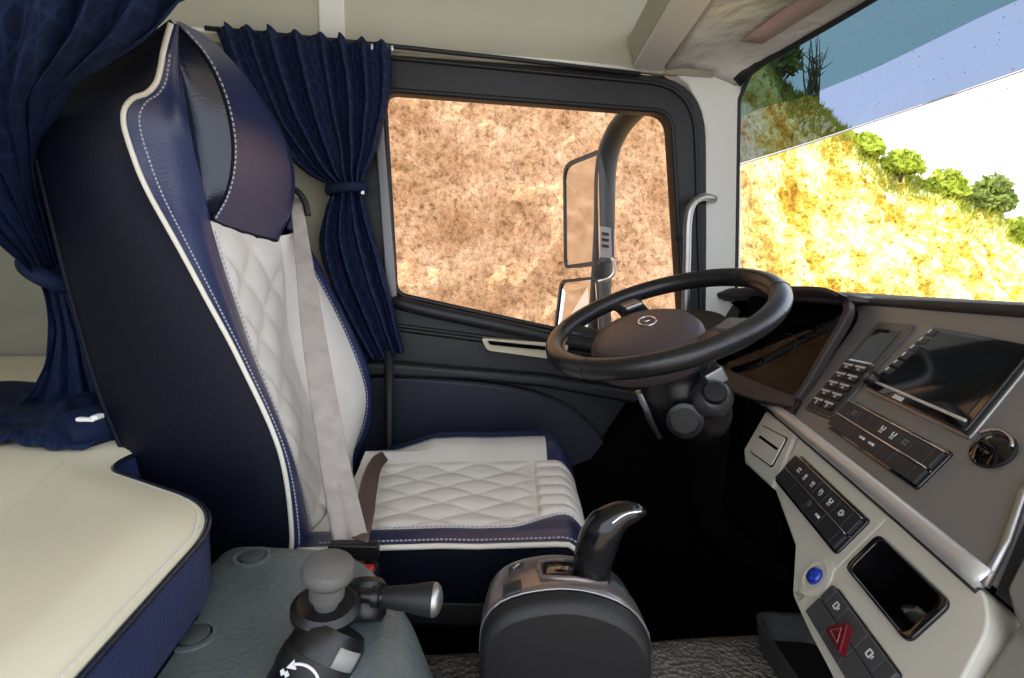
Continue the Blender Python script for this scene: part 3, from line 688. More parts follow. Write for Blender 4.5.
clip = thing('curtain_clip', 'small white plastic clip lying on the blue curtain hem', 'clip', on(88, 421, 'z', ZB+.06))
cf = Frame(on(88, 421, 'z', ZB+.062), SX, SY, ZV)
fbox('clip_bar', cf, -.014, .012, -.006, .002, 0, .006, mat('white_plastic', (.85, .84, .8), .4), clip, bevel=.002)
fbox('clip_hook', cf, .006, .016, -.004, .012, .002, .009, mat('white_plastic', (.85, .84, .8), .4), clip, bevel=.002)

# ================================================================== CENTRE COVER BOX
boxc = thing('centre_cover', 'teal-grey leatherette engine cover box between the bunk and the gear console', 'cover box', (-.2, .5, .28))
ZC = .5
cp = roundpoly([on(x, y, 'z', ZC) for x, y in ((228, 541), (352, 545), (398, 596), (420, 678), (440, 800), (-60, 800), (90, 690))], [.03, .06, .06, .05, .05, .05, .05], 6)
cc = sum(cp, V())/len(cp)
levels = [(-.045, -.215), (-.04, -.10), (-.018, -.035), (-.004, -.012), (.012, -.002), (.05, .004)]
vs_, fs = [], []; N2 = len(cp)
for ins, dz in levels:
    for i in range(N2):
        d = (cc-cp[i]).normalized(); vs_.append(cp[i]+d*ins+ZV*dz)
for k in range(len(levels)-1):
    for i in range(N2): fs.append([k*N2+i, k*N2+(i+1) % N2, (k+1)*N2+(i+1) % N2, (k+1)*N2+i])
fs.append([(len(levels)-1)*N2+i for i in range(N2)])
mesh('cover_shell', vs_, fs, M_teal, boxc, smooth=True)
for px, py in ((252, 557), (193, 636)):
    c = on(px, py, 'z', ZC+.005)
    lathe('bolt_ring', [(.024, -.002), (.024, .0015), (.0185, .0015), (.0180, -.001)], c, ZV, M_teal, boxc, n=28)
    lathe('bolt_cap', [(.016, -.001), (.016, .003), (.013, .0045)], c, ZV, M_teald, boxc, n=28)

# ================================================================== BRAKE VALVE
val = thing('hand_brake_valve', 'black trailer brake valve with grey mushroom knob on the teal cover', 'brake valve', SP(325, 650, .515))
K = .52
ax = (SP(345, 610, K)-SP(300, 690, K)).normalized(); ax = (ax*.75+SY*.45).normalized()
o = SP(310, 676, .475)
lathe('valve_body', [(.030, -.03), (.036, -.02), (.037, .01), (.036, .040), (.031, .048)], o, ax, M_blk, val, n=32)
lathe('body_band', [(.0375, .0), (.038, .003), (.038, .016), (.0375, .019)], o, ax, M_blkm, val, n=32)
_, la_, lb_ = basis(ax); vd = (EYE-o); vd = (vd-ax*vd.dot(ax)).normalized(); vr = ax.cross(vd).normalized(); vr = vr if vr.dot(RT) > 0 else -vr
grid('label_plate', [[o+ax*h_+(vd*math.cos(w)+vr*math.sin(w))*.0368 for w in lin(.35, 1.15, 8)] for h_ in (.020, .028, .038)], mat('label_grey', (.32, .31, .29), .5), val, solid=.0006)
lathe('second_body', [(.022, .0), (.026, .006), (.026, .036), (.020, .043)], SP(362, 622, .545), SP(364, 585, .57)-SP(362, 622, .545), M_blk, val, n=28)
lathe('ribbed_collar', [(.0262, .018), (.0278, .021), (.0262, .024), (.0278, .027), (.0262, .030)], SP(362, 622, .545), SP(364, 585, .57)-SP(362, 622, .545), M_blkm, val, n=28)
kt = (ZV+SX*.12-SY*.12).normalized()
ko = SP(325, 620, .505)
lathe('knob_flange', [(.012, -.02), (.016, .0), (.030, .006), (.034, .012), (.034, .017), (.028, .023), (.014, .019)], ko, kt, M_blk, val, n=32)
lathe('knob_stem', [(.012, .015), (.012, .026), (.017, .03), (.0175, .042), (.016, .05)], ko, kt, M_knob, val, n=28)
lathe('knob_cap', [(.016, .048), (.022, .05), (.0255, .055), (.0262, .061), (.024, .067), (.016, .0705), (.004, .0715)], ko, kt, M_knob, val, n=36)
l0, l1 = SP(362, 596, .53), SP(441, 600, .53); la = (l1-l0).normalized()
Lh = (l1-l0).length
lathe('lever_neck', [(.007, 0), (.007, Lh*.12), (.011, Lh*.13), (.011, Lh*.22), (.007, Lh*.23), (.007, Lh*.3)], l0, la, M_blk, val, n=20)
lathe('lever_grip', [(.010, Lh*.28), (.011, Lh*.30), (.0135, Lh*.6), (.0175, Lh*.86), (.0175, Lh*.9)], l0, la, M_blkm, val, n=24)
lathe('lever_tip', [(.0172, Lh*.90), (.017, Lh*.94), (.013, Lh*.99), (.005, Lh*1.02)], l0, la, M_satin, val, n=24)
# arrow print on the end face
e0 = o+ax*(-.0305); _, ea, eb = basis(ax)
arcp = [SP(298+21*math.cos(w), 685-21*math.sin(w), .425) for w in lin(.25, 1.75, 14)]
tube('arrow_print', arcp, .0014, M_icon, val, n=6)
ah = arcp[-1]; prism('arrow_head', [SP(286, 668, .425), SP(294, 660, .425), SP(296, 670, .425)], SY*.001, M_icon, val)
for k in range(2): prism('letter_print', [SP(280+4*k, 671+2*k, .425), SP(283+4*k, 669+2*k, .425), SP(285+4*k, 674+2*k, .425), SP(281+4*k, 676+2*k, .425)], SY*.001, M_icon, val)

# ================================================================== GEAR CONSOLE
gc = thing('gear_console', 'black and pearl gear selector console standing on the floor mat', 'gear console', S(.07, .61, .28))
gx0, gx1, gt = -.024, .166, .538
def arch(dx=0, dz=0, sx=1.0):
    pts = [(gx0, .29), (gx0-.004, .46), (gx0+.004, .503), (gx0+.03, .525), (gx0+.075, .536), (gx0+.115, .535), (gx0+.155, .522), (gx1-.010, .50), (gx1+.002, .46), (gx1, .29)]
    c = cat([V((a, 0, b_)) for a, b_ in pts], 46); cx = (gx0+gx1)/2
    return [(cx+(p.x-cx)*sx+dx, p.z+dz) for p in c]
secs = [(.545, 0, -.014, .93), (.548, 0, -.005, .965), (.556, 0, -.001, .99), (.57, 0, 0, 1), (.61, 0, -.002, .99), (.665, 0, -.014, .95), (.70, 0, -.05, .86)]
rows = [[S(a, ly, b_) for a, b_ in arch(dx, dz, sx)] for ly, dx, dz, sx in secs]
grid('housing', rows[:], M_blkm, gc)
fa = arch(0, -.014, .93); mesh('front_panel', [S(a, .5455, b_) for a, b_ in fa]+[S(.07, .5455, .29)], [[i, i+1, 46] for i in range(45)], M_blk, gc)
ra = arch(0, -.050, .86); mesh('rear_panel', [S(a, .70, b_) for a, b_ in ra]+[S(.07, .70, .29)], [[i, i+1, 46] for i in range(45)], M_blk, gc)
# pearl top plate following the arch
def plate(lo, hi, t0, t1, lift, name, mt, par):
    rows = []
    for f in lin(0, 1, 10):
        ly = lo+(hi-lo)*f
        for (a0, a1) in zip(secs, secs[1:]):
            if a0[0] <= ly <= a1[0]: g = (ly-a0[0])/(a1[0]-a0[0]); dz = a0[2]+(a1[2]-a0[2])*g; sx = a0[3]+(a1[3]-a0[3])*g; break
        c = arch(0, dz, sx); k0, k1 = int(t0*45), int(t1*45); row = []
        for a, b_ in c[k0:k1+1]: row.append(S(a, ly, b_+lift))
        rows.append(row)
    return grid(name, rows, mt, par, solid=.002)
tp = plate(.567, .668, .27, .74, .0015, 'top_plate', M_warm, gc)
plate(.566, .568, .27, .74, .0022, 'plate_edge', M_satin, gc)
def gpt(px, py, lift=0): # point on the top plate seen at a pixel
    p = onp(px, py, S(.07, .62, .534), V((0, 0, 1)))
    return V((p.x, p.y, p.z+lift))
def onarch(fx, ly, lift=0):
    for (a0, a1) in zip(secs, secs[1:]):
        if a0[0] <= ly <= a1[0]: g = (ly-a0[0])/(a1[0]-a0[0]); dz = a0[2]+(a1[2]-a0[2])*g; sx = a0[3]+(a1[3]-a0[3])*g; break
    c = arch(0, dz, sx); best = None
    for (a, b_), (c2, d2) in zip(c, c[1:]):
        if min(a, c2) <= fx <= max(a, c2) and (best is None or max(b_, d2) > best) and abs(c2-a) > 1e-6: best = b_+(d2-b_)*(fx-a)/(c2-a)
    return S(fx, ly, (best or .5)+lift)
def archpad(name, fx0, fx1, l0_, l1_, lift, mt, par, nx=8, ny=6, solid=.003):
    return grid(name, [[onarch(fx0+(fx1-fx0)*i/(nx-1), l0_+(l1_-l0_)*j/(ny-1), lift) for i in range(nx)] for j in range(ny)], mt, par, solid=solid)
archpad('gate_slot', .042, .118, .588, .640, .0030, M_gloss, gc)
tube('gate_rim', [onarch(a, l_, .004) for a, l_ in [(.042, .59), (.08, .586), (.118, .59), (.12, .615), (.118, .638), (.08, .642), (.042, .638), (.04, .615)]], .0035, M_warm, gc, n=8, closed=True)
archpad('rear_gate_blank', .124, .148, .60, .655, .0030, M_btn, gc)
for l_, ic in ((.58, False), (.632, True)):
    pb = archpad('mode_button', -.002 if not ic else .004, .018 if not ic else .022, l_-.010, l_+.012, .0032, M_btn, gc, solid=.004)
    if ic:
        for k in range(3): archpad('button_print', .009+.002*k, .0105+.003*k, l_-.004+.004*k, l_-.002+.004*k, .006, M_icon, pb, 2, 2, .001)
lv = cat([SP(590, 592, .612), SP(591, 575, .611), SP(595, 552, .608), SP(605, 528, .604), SP(621, 515, .602), SP(636, 512, .60), SP(646, 513, .60)], 30)
rad = [interp([(0, .0215), (.25, .0235), (.5, .0245), (.65, .0225), (.8, .0165), (.93, .0105), (1, .003)], k/29) for k in range(30)]
sel = tube('selector_lever', lv, rad, mat('lever_black', (.006, .006, .007), .17, spec=.5), gc, n=20, flat=1.0)
tube('lever_trim', [lv[i]-SY*(rad[i]*.9)+ZV*rad[i]*.45 for i in range(19, 29)], .002, M_chrome, sel, n=6)
lathe('lever_collar', [(.022, 0), (.0245, .003), (.0245, .008), (.023, .011)], lv[2], lv[5]-lv[2], M_blk, sel, n=20)

# ================================================================== STEERING WHEEL
WC = SP(660, 318, 1.06)
wt_a = math.radians(20.5)
WX = (SX*math.cos(wt_a)+ZV*math.sin(wt_a)).normalized(); WY = (SY*math.cos(math.radians(10))+ZV*math.sin(math.radians(10)))-WX*0; WY = (WY-WX*WY.dot(WX)).normalized(); WN = WX.cross(WY).normalized(); WN = WN if WN.z > 0 else -WN
WR = .216; M_RR = .0195
sw = thing('steering_wheel', 'black leather steering wheel with brown centre pad and oval emblem on its column', 'steering wheel', WC-WN*.1)
def wp(r, ang, h=0): return WC+(WX*math.cos(ang)+WY*math.sin(ang))*r+WN*h
tube('rim', [wp(WR, w) for w in lin(0, 2*math.pi, 97)[:-1]], M_RR, M_rim, sw, n=18, closed=True)
for ang in (.35, -.35, 2.5, -2.5): tube('rim_seam', [wp(WR+.0197*math.cos(q), ang, .0197*math.sin(q)) for q in lin(0, 6.283, 21)[:-1]], .0008, M_blk, sw, n=4, closed=True)
# hub pad
hubp = cat([wp(r, math.radians(a), -.03) for a, r in ((0, .10), (35, .108), (70, .128), (95, .135), (125, .130), (155, .12), (180, .115), (205, .12), (235, .130), (265, .135), (290, .128), (325, .108))], 48, closed=True)
hubp = [p-WX*.03+WN*.008 for p in hubp]
vs_, fs = [], []; hc = sum(hubp, V())/48
lv_ = [(1.02, -.05), (1.03, -.02), (1.0, -.004), (.9, .010), (.6, .020), (.3, .023)]
for s, hh in lv_: vs_ += [hc.lerp(p, s)+WN*hh for p in hubp]
for k in range(len(lv_)-1):
    for i in range(48): fs.append([k*48+i, k*48+(i+1) % 48, (k+1)*48+(i+1) % 48, (k+1)*48+i])
fs.append([(len(lv_)-1)*48+i for i in range(48)]); fs.append(list(range(47, -1, -1)))
hub = mesh('hub_pad', vs_, fs, M_pad, sw, smooth=True)
em = [hc+WN*.0245+WX*(.016*math.cos(q)+.012)+WY*.028*math.sin(q) for q in lin(0, 6.283, 33)[:-1]]
tube('emblem_ring', em, .0024, M_chrome, hub, n=6, closed=True)
tube('emblem_bar', [em[6]*.5+em[26]*.5, em[10]*.5+em[22]*.5], .002, M_chrome, hub, n=6)
for i, a in enumerate((96, -58, 142, -142)):
    a = math.radians(a); r0 = .10; w = .042 if i < 2 else .024
    rows = []
    for f in lin(0, 1, 10):
        rr_ = r0+(WR-.008-r0)*f; hgt = -.034+.032*f**1.5; ww = w*(1+.5*(2*f-1)**4-.25)
        tdir = -WX*math.sin(a)+WY*math.cos(a); c = wp(rr_, a, hgt)
        rows.append([c+tdir*ww*math.cos(q)+WN*.011*math.sin(q) for q in lin(0, 6.283, 17)[:-1]])
    sp = grid('spoke', rows, M_rim, sw, closed=True, uvs=None)
    if i < 2:
        c = wp(.165, a, -.006); tdir = -WX*math.sin(a)+WY*math.cos(a); rd = WX*math.cos(a)+WY*math.sin(a)
        mesh('control_pad', boxv(c, tdir*.04, rd*.05, WN*.012), BOXF, M_satin, sp, bevel=.004)
lathe('hub_shroud', [(.13, -.036), (.135, -.05), (.12, -.075), (.085, -.10), (.062, -.11)], WC-WX*.01, WN, M_blkm, sw, n=40)

# ================================================================== STEERING COLUMN
sc = sw
c0 = WC-WN*.10; c1 = c0-WN*.13+SX*.045+SY*.02
tube('column_shroud', cat([c0, c0-WN*.05, c0-WN*.1+SX*.02, c1], 14), [.066]*3+[.074]*5+[.07]*4+[.06]*2, M_blk, sc, n=24)
tube('column_boot', cat([c1, c1+V((.03, .03, -.12)), c1+V((.08, .06, -.28)), V((.9, 1.25, .1))], 16), [.055, .05, .045, .04, .036, .032, .03, .03, .03, .03, .03, .03, .03, .03, .03, .03], M_void, sc, n=18)
kc = SP(712, 398, .99)
col = lathe('stalk_pod', [(.014, -.05), (.034, -.03), (.038, 0), (.034, .018), (.024, .026)], kc, (-SY*.8+ZV*.5+SX*.1), mat('dark_satin', (.06, .06, .06), .35, metal=.4), sc, n=24)
lathe('stalk_knob', [(.022, .02), (.022, .036), (.019, .04)], kc, (-SY*.8+ZV*.5-SX*.2), M_blk, sc, n=20)
prism('collar_plate', [SP(x, y, .985) for x, y in ((704, 376), (722, 366), (730, 380), (712, 390))], SY*.03, M_satin, sc, bevel=.004)
lathe('ignition_ring', [(.034, 0), (.034, .008), (.026, .010), (.026, .002), (.002, .002)], SP(685, 420, 1.0), (-SY*.9-SX*.3), M_blk, sc, n=28)
tube('indicator_stalk', [SP(640, 392, 1.15), SP(650, 420, 1.18), SP(660, 438, 1.2)], [.012, .009, .007], M_satin, sc, n=10, flat=.6)

# ================================================================== DASHBOARD
T0 = V((.615, .723, .603)); DW = V((-.277, -.961, 0)); DF = V((.961, -.277, 0)); AN = math.radians(55)
DU = DF*math.cos(AN)+ZV*math.sin(AN); DN = DW.cross(DU).normalized()
DR = Frame(T0, DW, DU, DN)
def dab(px, py, c=0):
    p = onp(px, py, T0+DN*c, DN)-T0; return (p.dot(DW), p.dot(DU))
def dp(px, py, c=0): a, b_ = dab(px, py, c); return DR.p(a, b_, c)
dash = thing('dashboard', 'two-tone truck dashboard with dark upper panel, silver trim and beige lower panel', 'dashboard', (.8, .7, .3))
# cluster plane (faces the driver)
P1 = dp(803, 393); CU = V((math.sin(math.radians(30)), 0, math.cos(math.radians(30)))); CN = V((-math.cos(math.radians(30)), 0, math.sin(math.radians(30))))
def cp_(px, py, c=0): return onp(px, py, P1+CN*c, CN)
# upper dark panel
up = [dab(*q) for q in ((764, 400), (985, 580), (1024, 492))]
TOPB = .292
al = dab(806, 396); al2 = dab(853, 306)
upper = [up[0], up[1], up[2], (up[2][0]-.02, .318), (-.1, .309), (al2[0]+.01, TOPB), al2, al, (up[0][0], up[0][1]+.008)]
prism('upper_panel', DR.poly(upper, 0), DN*-.03, M_dark, dash, bevel=.003)
# dash top
rear = [DR.p(.75, .320), DR.p(.22, .316), DR.p(-.1, .307), DR.p(al2[0], TOPB), cp_(846, 299), cp_(800, 296), cp_(755, 296), V((.79, 1.49, .832))]
rc = cat(rear, 40); wbr = wb[::-1]
grid('dash_top', [[a.lerp(b_, f)+ZV*(.004*math.sin(math.pi*f)) for a, b_ in zip(rc, wbr)] for f in lin(0, 1, 6)], M_lip, dash, solid=.012)
tube('dash_top_lip', [p+ZV*-.004 for p in rc], .011, M_lip, dash, n=10)
# passenger side
rp = [dab(*q) for q in ((985, 586), (1024, 494))]
pas = [rp[0], (rp[0][0]+.10, rp[0][1]), (rp[0][0]+.3, .0), (.55, .315), (rp[1][0]-.02, .315), rp[1]]
prism('passenger_panel', DR.poly(pas, -.012), DN*-.03, M_lip, dash)
tube('panel_edge_strip', [DR.p(*rp[0], .001), DR.p((rp[0][0]+rp[1][0])/2+.004, (rp[0][1]+rp[1][1])/2, .001), DR.p(*rp[1], .001), DR.p(rp[1][0]-.02, .312, .001)], .005, M_satin, dash, n=8)
pg = [dab(*q) for q in ((1006, 588), (1030, 540), (1100, 480), (1160, 640), (1024, 640), (1012, 612))]
prism('passenger_grille', DR.poly(pg, -.012), DN*.012, M_dark, dash, bevel=.004)
# silver strip
tl = cat([dp(757, 396, .004), dp(775, 408, .004), dp(870, 485, .004), dp(984, 580, .004)], 30)
tube('silver_trim', tl, .0125, M_silver, dash, n=14, flat=.55, flatdir=DN)
tube('trim_shadow_gap', [p-DU*.012-DN*.004 for p in tl], .004, M_lip, dash, n=8)
# beige lower panel (left of the pocket) and around the pocket
PK = dict(a0=.150, a1=.290, b0=-.099, b1=-.040)
e = [dab(*q) for q in ((800, 434), (779, 478), (775, 492), (794, 545), (791, 592))]
AS = PK['a0']-.014
low = [(e[0][0], -.012), (AS, -.012), (AS, e[4][1]-.004), e[4], e[3], e[2], e[1]]
prism('lower_panel', DR.poly(low, 0), DN*-.06, M_beige, dash, bevel=.006, seg=3)
r_o = roundpoly([V((a, b_, 0)) for a, b_ in [(AS-.002, -.0095), (.306, -.0095), (.335, -.03), (.37, -.12), (.385, -.20), (.33, -.22), (dab(836, 684)), (dab(808, 630)), e[4], (AS-.002, -.12)]], [.001, .01, .03, .03, .03, .02, .02, .02, .01, .001], 5)
hole = roundpoly([V((PK['a0'], PK['b1'], 0)), V((PK['a1'], PK['b1'], 0)), V((PK['a1'], PK['b0'], 0)), V((PK['a0'], PK['b0'], 0))], .012, 11)
hc_ = V(((PK['a0']+PK['a1'])/2, (PK['b0']+PK['b1'])/2, 0))
def angsort(P): return sorted(P, key=lambda p: math.atan2(p.y-hc_.y, p.x-hc_.x))
hole = angsort(hole)
def hit_poly(P, ang):   # outline along a direction from the pocket centre
    d = V((math.cos(ang), math.sin(ang), 0)); best = 0
    for i in range(len(P)):
        a, b_ = P[i]-hc_, P[(i+1) % len(P)]-hc_; sg = b_-a; den = d.x*sg.y-d.y*sg.x
        if abs(den) < 1e-12: continue
        t = (a.x*sg.y-a.y*sg.x)/den; u = (a.x*d.y-a.y*d.x)/den
        if t > 0 and -1e-6 <= u <= 1+1e-6 and t > best: best = t
    return hc_+d*best
angs = sorted({round(math.atan2(p.y-hc_.y, p.x-hc_.x), 4) for p in hole+r_o})
ro2 = [hit_poly(r_o, w) for w in angs]; hole = [hit_poly(hole, w) for w in angs]
ring('pocket_surround', [DR.p(p.x, p.y) for p in ro2], [DR.p(p.x, p.y) for p in hole], DN*-.05, M_beige, dash, bevel=.003)
pk = thing('storage_pocket', 'gloss black open storage pocket in the beige lower dash panel', 'storage pocket', DR.p(hc_.x, hc_.y))
big_ = [hc_+(p-hc_)*1.05 for p in hole]; sml = [hc_+(p-hc_)*.90 for p in hole]
ring('pocket_bezel', [DR.p(p.x, p.y, .0045) for p in big_], [DR.p(p.x, p.y, .0045) for p in sml], DN*-.01, M_gloss, pk, bevel=.0025)
rows = [[DR.p(p.x, p.y, .0) for p in sml], [DR.p(p.x, p.y, -.045) for p in [hc_+(q-hc_)*.86 for q in hole]]]
grid('pocket_wall', rows, M_gloss, pk, closed=True, uvs=None)
mesh('pocket_floor', rows[1], [list(range(len(hole)))], M_gloss, pk)
cov = thing('pocket_lens_cap', 'small clear oval plastic cap lying inside the black dash pocket', 'plastic cap', DR.p(.235, -.075, -.035))
mesh('cap_shell', [DR.p(.238+.040*math.cos(q)*r, -.078+.013*math.sin(q)*r+.008*math.cos(q), -.042+.022*(1-r*r)) for r in (1, .75, .4, .05) for q in lin(0, 6.283, 25)[:-1]],
     [[k*24+i, k*24+(i+1) % 24, (k+1)*24+(i+1) % 24, (k+1)*24+i] for k in range(3) for i in range(24)]+[[72+i for i in range(24)]], mat('smoky_clear_plastic', (.10, .10, .09), .12, coat=.6), cov, smooth=True)
tube('cap_rim', [DR.p(.238+.040*math.cos(q), -.078+.013*math.sin(q)+.008*math.cos(q), -.041) for q in lin(0, 6.283, 33)[:-1]], .001, M_satin, cov, n=5, closed=True)
# lower right fairing and under-dash body
fr_ = [dab(*q) for q in ((1008, 612), (1040, 604), (1120, 640), (1100, 760), (930, 760), (952, 700))]
prism('passenger_lower_panel', DR.poly(fr_, -.008), DN*-.05, mat('dash_grey_beige', (.30, .30, .265), .55, bump=('n', 350, .2, .001)), dash, bevel=.01)
und = [dab(*q) for q in ((770, 440), (985, 590), (1000, 690), (838, 690), (796, 596), (798, 545), (780, 495), (750, 466))]
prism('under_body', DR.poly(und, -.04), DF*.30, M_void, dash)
# drawer block on the left
db = [dab(*q) for q in ((766, 410), (797, 432), (776, 480), (771, 487), (744, 462), (743, 450))]
blk = prism('drawer_block', DR.poly(db, .0), DN*-.07, M_beige, dash, bevel=.006, seg=3)
dd = [dab(*q, .001) for q in ((763, 425), (788, 438), (772, 468), (750, 452))]
cd_ = (sum(a for a, _ in dd)/4, sum(b_ for _, b_ in dd)/4)
dd2 = [(cd_[0]+(a-cd_[0])*.93, cd_[1]+(b_-cd_[1])*.93) for a, b_ in dd]
prism('drawer_gap', roundpoly(DR.poly(dd, -.002), .008), DN*.0028, M_void, blk)
prism('drawer_front', roundpoly(DR.poly(dd2, -.002), .008), DN*.005, M_beige, blk, bevel=.0015)
sl = [dab(*q, .004) for q in ((758, 437), (760, 435), (778, 448), (776, 450))]
prism('drawer_slot', DR.poly(sl, .0025), DN*.0012, M_void, blk)
tb_ = [dab(*q) for q in ((764, 409), (772, 403), (803, 402), (790, 424))]
prism('drawer_cap', DR.poly(tb_, -.004), DN*.012, M_blk, dash, bevel=.002)
# blue push button
bpb = thing('push_button', 'round blue illuminated push button on the beige lower panel', 'button', DR.p(*dab(816, 577)))
a_, b_ = dab(816, 577)
lathe('button_surround', [(.030, -.002), (.030, .002), (.021, .003), (.020, .001)], DR.p(a_, b_), DN, M_beige, bpb, n=32)
lathe('button_dome', [(.0125, -.002), (.0125, .004), (.010, .0075), (.005, .009), (.001, .0094)], DR.p(a_, b_), DN, M_bluebtn, bpb, n=28)
# small icon prints
def icon(par, fr, a, b_, s, kind, c, mt=None):
    mt = mt or M_icon; ch = []
    def bar(x, y, w, h): ch.append((boxv(fr.p(a+x*s, b_+y*s, c), fr.x*w*s, fr.y*h*s, fr.z*.0004), BOXF))
    if kind == 0: bar(-.3, 0, .2, .7); bar(.2, .2, .5, .2); bar(.2, -.2, .5, .2)
    if kind == 1: bar(0, .05, .5, .55); bar(0, -.4, .7, .14)
    if kind == 2: bar(-.25, .1, .25, .4); bar(.2, .1, .25, .4); bar(0, -.3, .7, .14)
    if kind == 3: bar(-.3, .1, .18, .6); bar(0, .25, .5, .16); bar(.25, -.1, .2, .5); bar(0, -.4, .3, .12)
    if kind == 4: bar(-.3, .2, .22, .4); bar(.3, .2, .22, .4); bar(0, -.05, .6, .16); bar(-.2, -.35, .16, .3); bar(.2, -.35, .16, .3)
    if kind == 5: bar(-.25, 0, .14, .6); bar(.25, 0, .14, .6); bar(0, .28, .5, .14); bar(0, -.28, .5, .14); bar(.5, 0, .14, .3)
    if kind == 6: bar(0, 0, .9, .22); bar(-.35, .2, .2, .3); bar(.35, .2, .2, .3)
    return tag(join_parts('icon_print', ch, mt, par), kind='stuff') if False else join_parts('icon_print', ch, mt, par)
# switch banks
def bank_sw(name, label, a0, a1, b0, b1, cells, row2, icons):
    t = thing(name, label, 'switch panel', DR.p((a0+a1)/2, (b0+b1)/2), group='dashboard switch panels')
    sk = .004
    prism('bezel', roundpoly(DR.poly([(a0-.004, b0-.004), (a1+.004, b0-.004), (a1+.004, b1+.004), (a0+.004, b1+.004)], -.004), .008), DN*.008, M_gloss, t, bevel=.002)
    bm_ = b0+(b1-b0)*.45; w = (a1-a0)/sum(cells); x = a0
    for i, cw in enumerate(cells):
        x1 = x+w*cw
        k = fbox('switch', DR, x+.0006, x1-.0006, bm_+.002, b1-.003, .001, .0095, M_btn, t, bevel=.0012)
        if i in icons: icon(k, DR, (x+x1)/2, (bm_+b1)/2, .013, icons[i][0], .0098, M_icon if icons[i][1] else M_icond)
        x = x1
    x = a0; w = (a1-a0)/sum(c for c, _ in row2)
    for i, (cw, kd) in enumerate(row2):
        x1 = x+w*cw
        k = fbox('switch', DR, x+.0006, x1-.0006, b0+.001, bm_-.001, .001, .0085, M_btn, t, bevel=.0012)
        if kd == 'two':
            for q in (.3, .7):
                fbox('toggle_mark', DR, x+(x1-x)*q-.007, x+(x1-x)*q+.007, (b0+bm_)/2-.001, (b0+bm_)/2+.003, .0085, .0105, M_icon, k, bevel=.0005)
        if kd == 'one':
            icon(k, DR, x+.008, (b0+bm_)/2+.004, .011, 3, .0088, M_icond)
            fbox('toggle_mark', DR, x1-.016, x1-.004, (b0+bm_)/2-.001, (b0+bm_)/2+.003, .0085, .0105, M_icon, k, bevel=.0005)
        x = x1
    fbox('chrome_line', DR, a0, a1-.004, bm_-.0008, bm_+.0014, .006, .0102, M_chrome, t, bevel=.0005)
    fbox('chrome_line', DR, a0+.006, a1-.002, b1-.0022, b1-.0004, .006, .0098, M_chrome, t, bevel=.0005)
    return t
bank_sw('upper_switch_panel', 'long black switch panel under the radio on the dark upper dash', -.134, .134, .036, .092, [1, 1, 1, 1, 1, 1, 1, 1.3, .5], [(1.2, ''), (1.6, ''), (2.2, 'two'), (1.0, ''), (1.6, ''), (.6, '')],
        {1: (0, 0), 4: (4, 1), 5: (4, 1), 6: (0, 0)})
bank_sw('lower_switch_panel', 'black switch panel with white icons on the beige lower dash', -.140, .113, -.096, -.038, [1, .8, .9, .9, 1, 1, 1.1, .6], [(2.2, ''), (2.0, ''), (1.8, 'one'), (1.6, ''), (.5, '')],
        {1: (0, 1), 2: (1, 1), 3: (2, 1), 4: (3, 1), 5: (4, 1), 6: (5, 1)})
# hazard panel
hz = thing('hazard_switch_panel', 'grey switch panel with the dark red triangular hazard button', 'switch panel', DR.p(.23, -.15), group='dashboard switch panels')
HA0, HA1, HB0, HB1 = .157, .318, -.178, -.124
prism('bezel', roundpoly(DR.poly([(HA0, HB0), (HA1, HB0), (HA1-.002, HB1), (HA0+.004, HB1)], -.004), .007), DN*.007, M_blk, hz, bevel=.0015)
M_hz = mat('switch_grey', (.06, .064, .07), .5)
hb = (HB0+HB1)/2+.002
for i, (x0, x1, b0, b1) in enumerate(((HA0+.003, HA0+.018, hb, HB1-.002), (HA0+.0185, HA0+.052, hb, HB1-.002), (HA0+.0525, HA0+.100, hb, HB1-.002), (HA0+.1005, HA0+.138, hb, HB1-.002), (HA0+.1385, HA1-.003, hb, HB1-.002),
                                     (HA0+.003, HA0+.052, HB0+.002, hb-.001), (HA0+.0525, HA0+.100, HB0+.002, hb-.001), (HA0+.1005, HA1-.003, HB0+.002, hb-.001))):
    k = fbox('switch', DR, x0, x1, b0, b1, .001, .0075, M_hz, hz, bevel=.0012)
    if i == 1: icon(k, DR, (x0+x1)/2, (b0+b1)/2, .013, 5, .0078)
    if i == 3: icon(k, DR, (x0+x1)/2, (b0+b1)/2, .013, 5, .0078)
tri = [(HA0+.062, hb+.012), (HA0+.050, hb-.018), (HA0+.092, hb-.012)]
tri = [dab(*q, .01) for q in ((852, 624), (828, 630), (843, 658))]
hzb = prism('hazard_button', roundpoly(DR.poly(tri, .004), .006, 4), DN*.012, M_red, hz, bevel=.003, seg=3)
tc_ = (sum(a for a, _ in tri)/3, sum(b2 for _, b2 in tri)/3)
t2 = [DR.p(tc_[0]+(a-tc_[0])*.45, tc_[1]+(b2-tc_[1])*.45, .0165) for a, b2 in tri]
tube('triangle_print', t2, .0006, mat('dim_red_print', (.55, .2, .22), .5), hzb, n=4, closed=True)
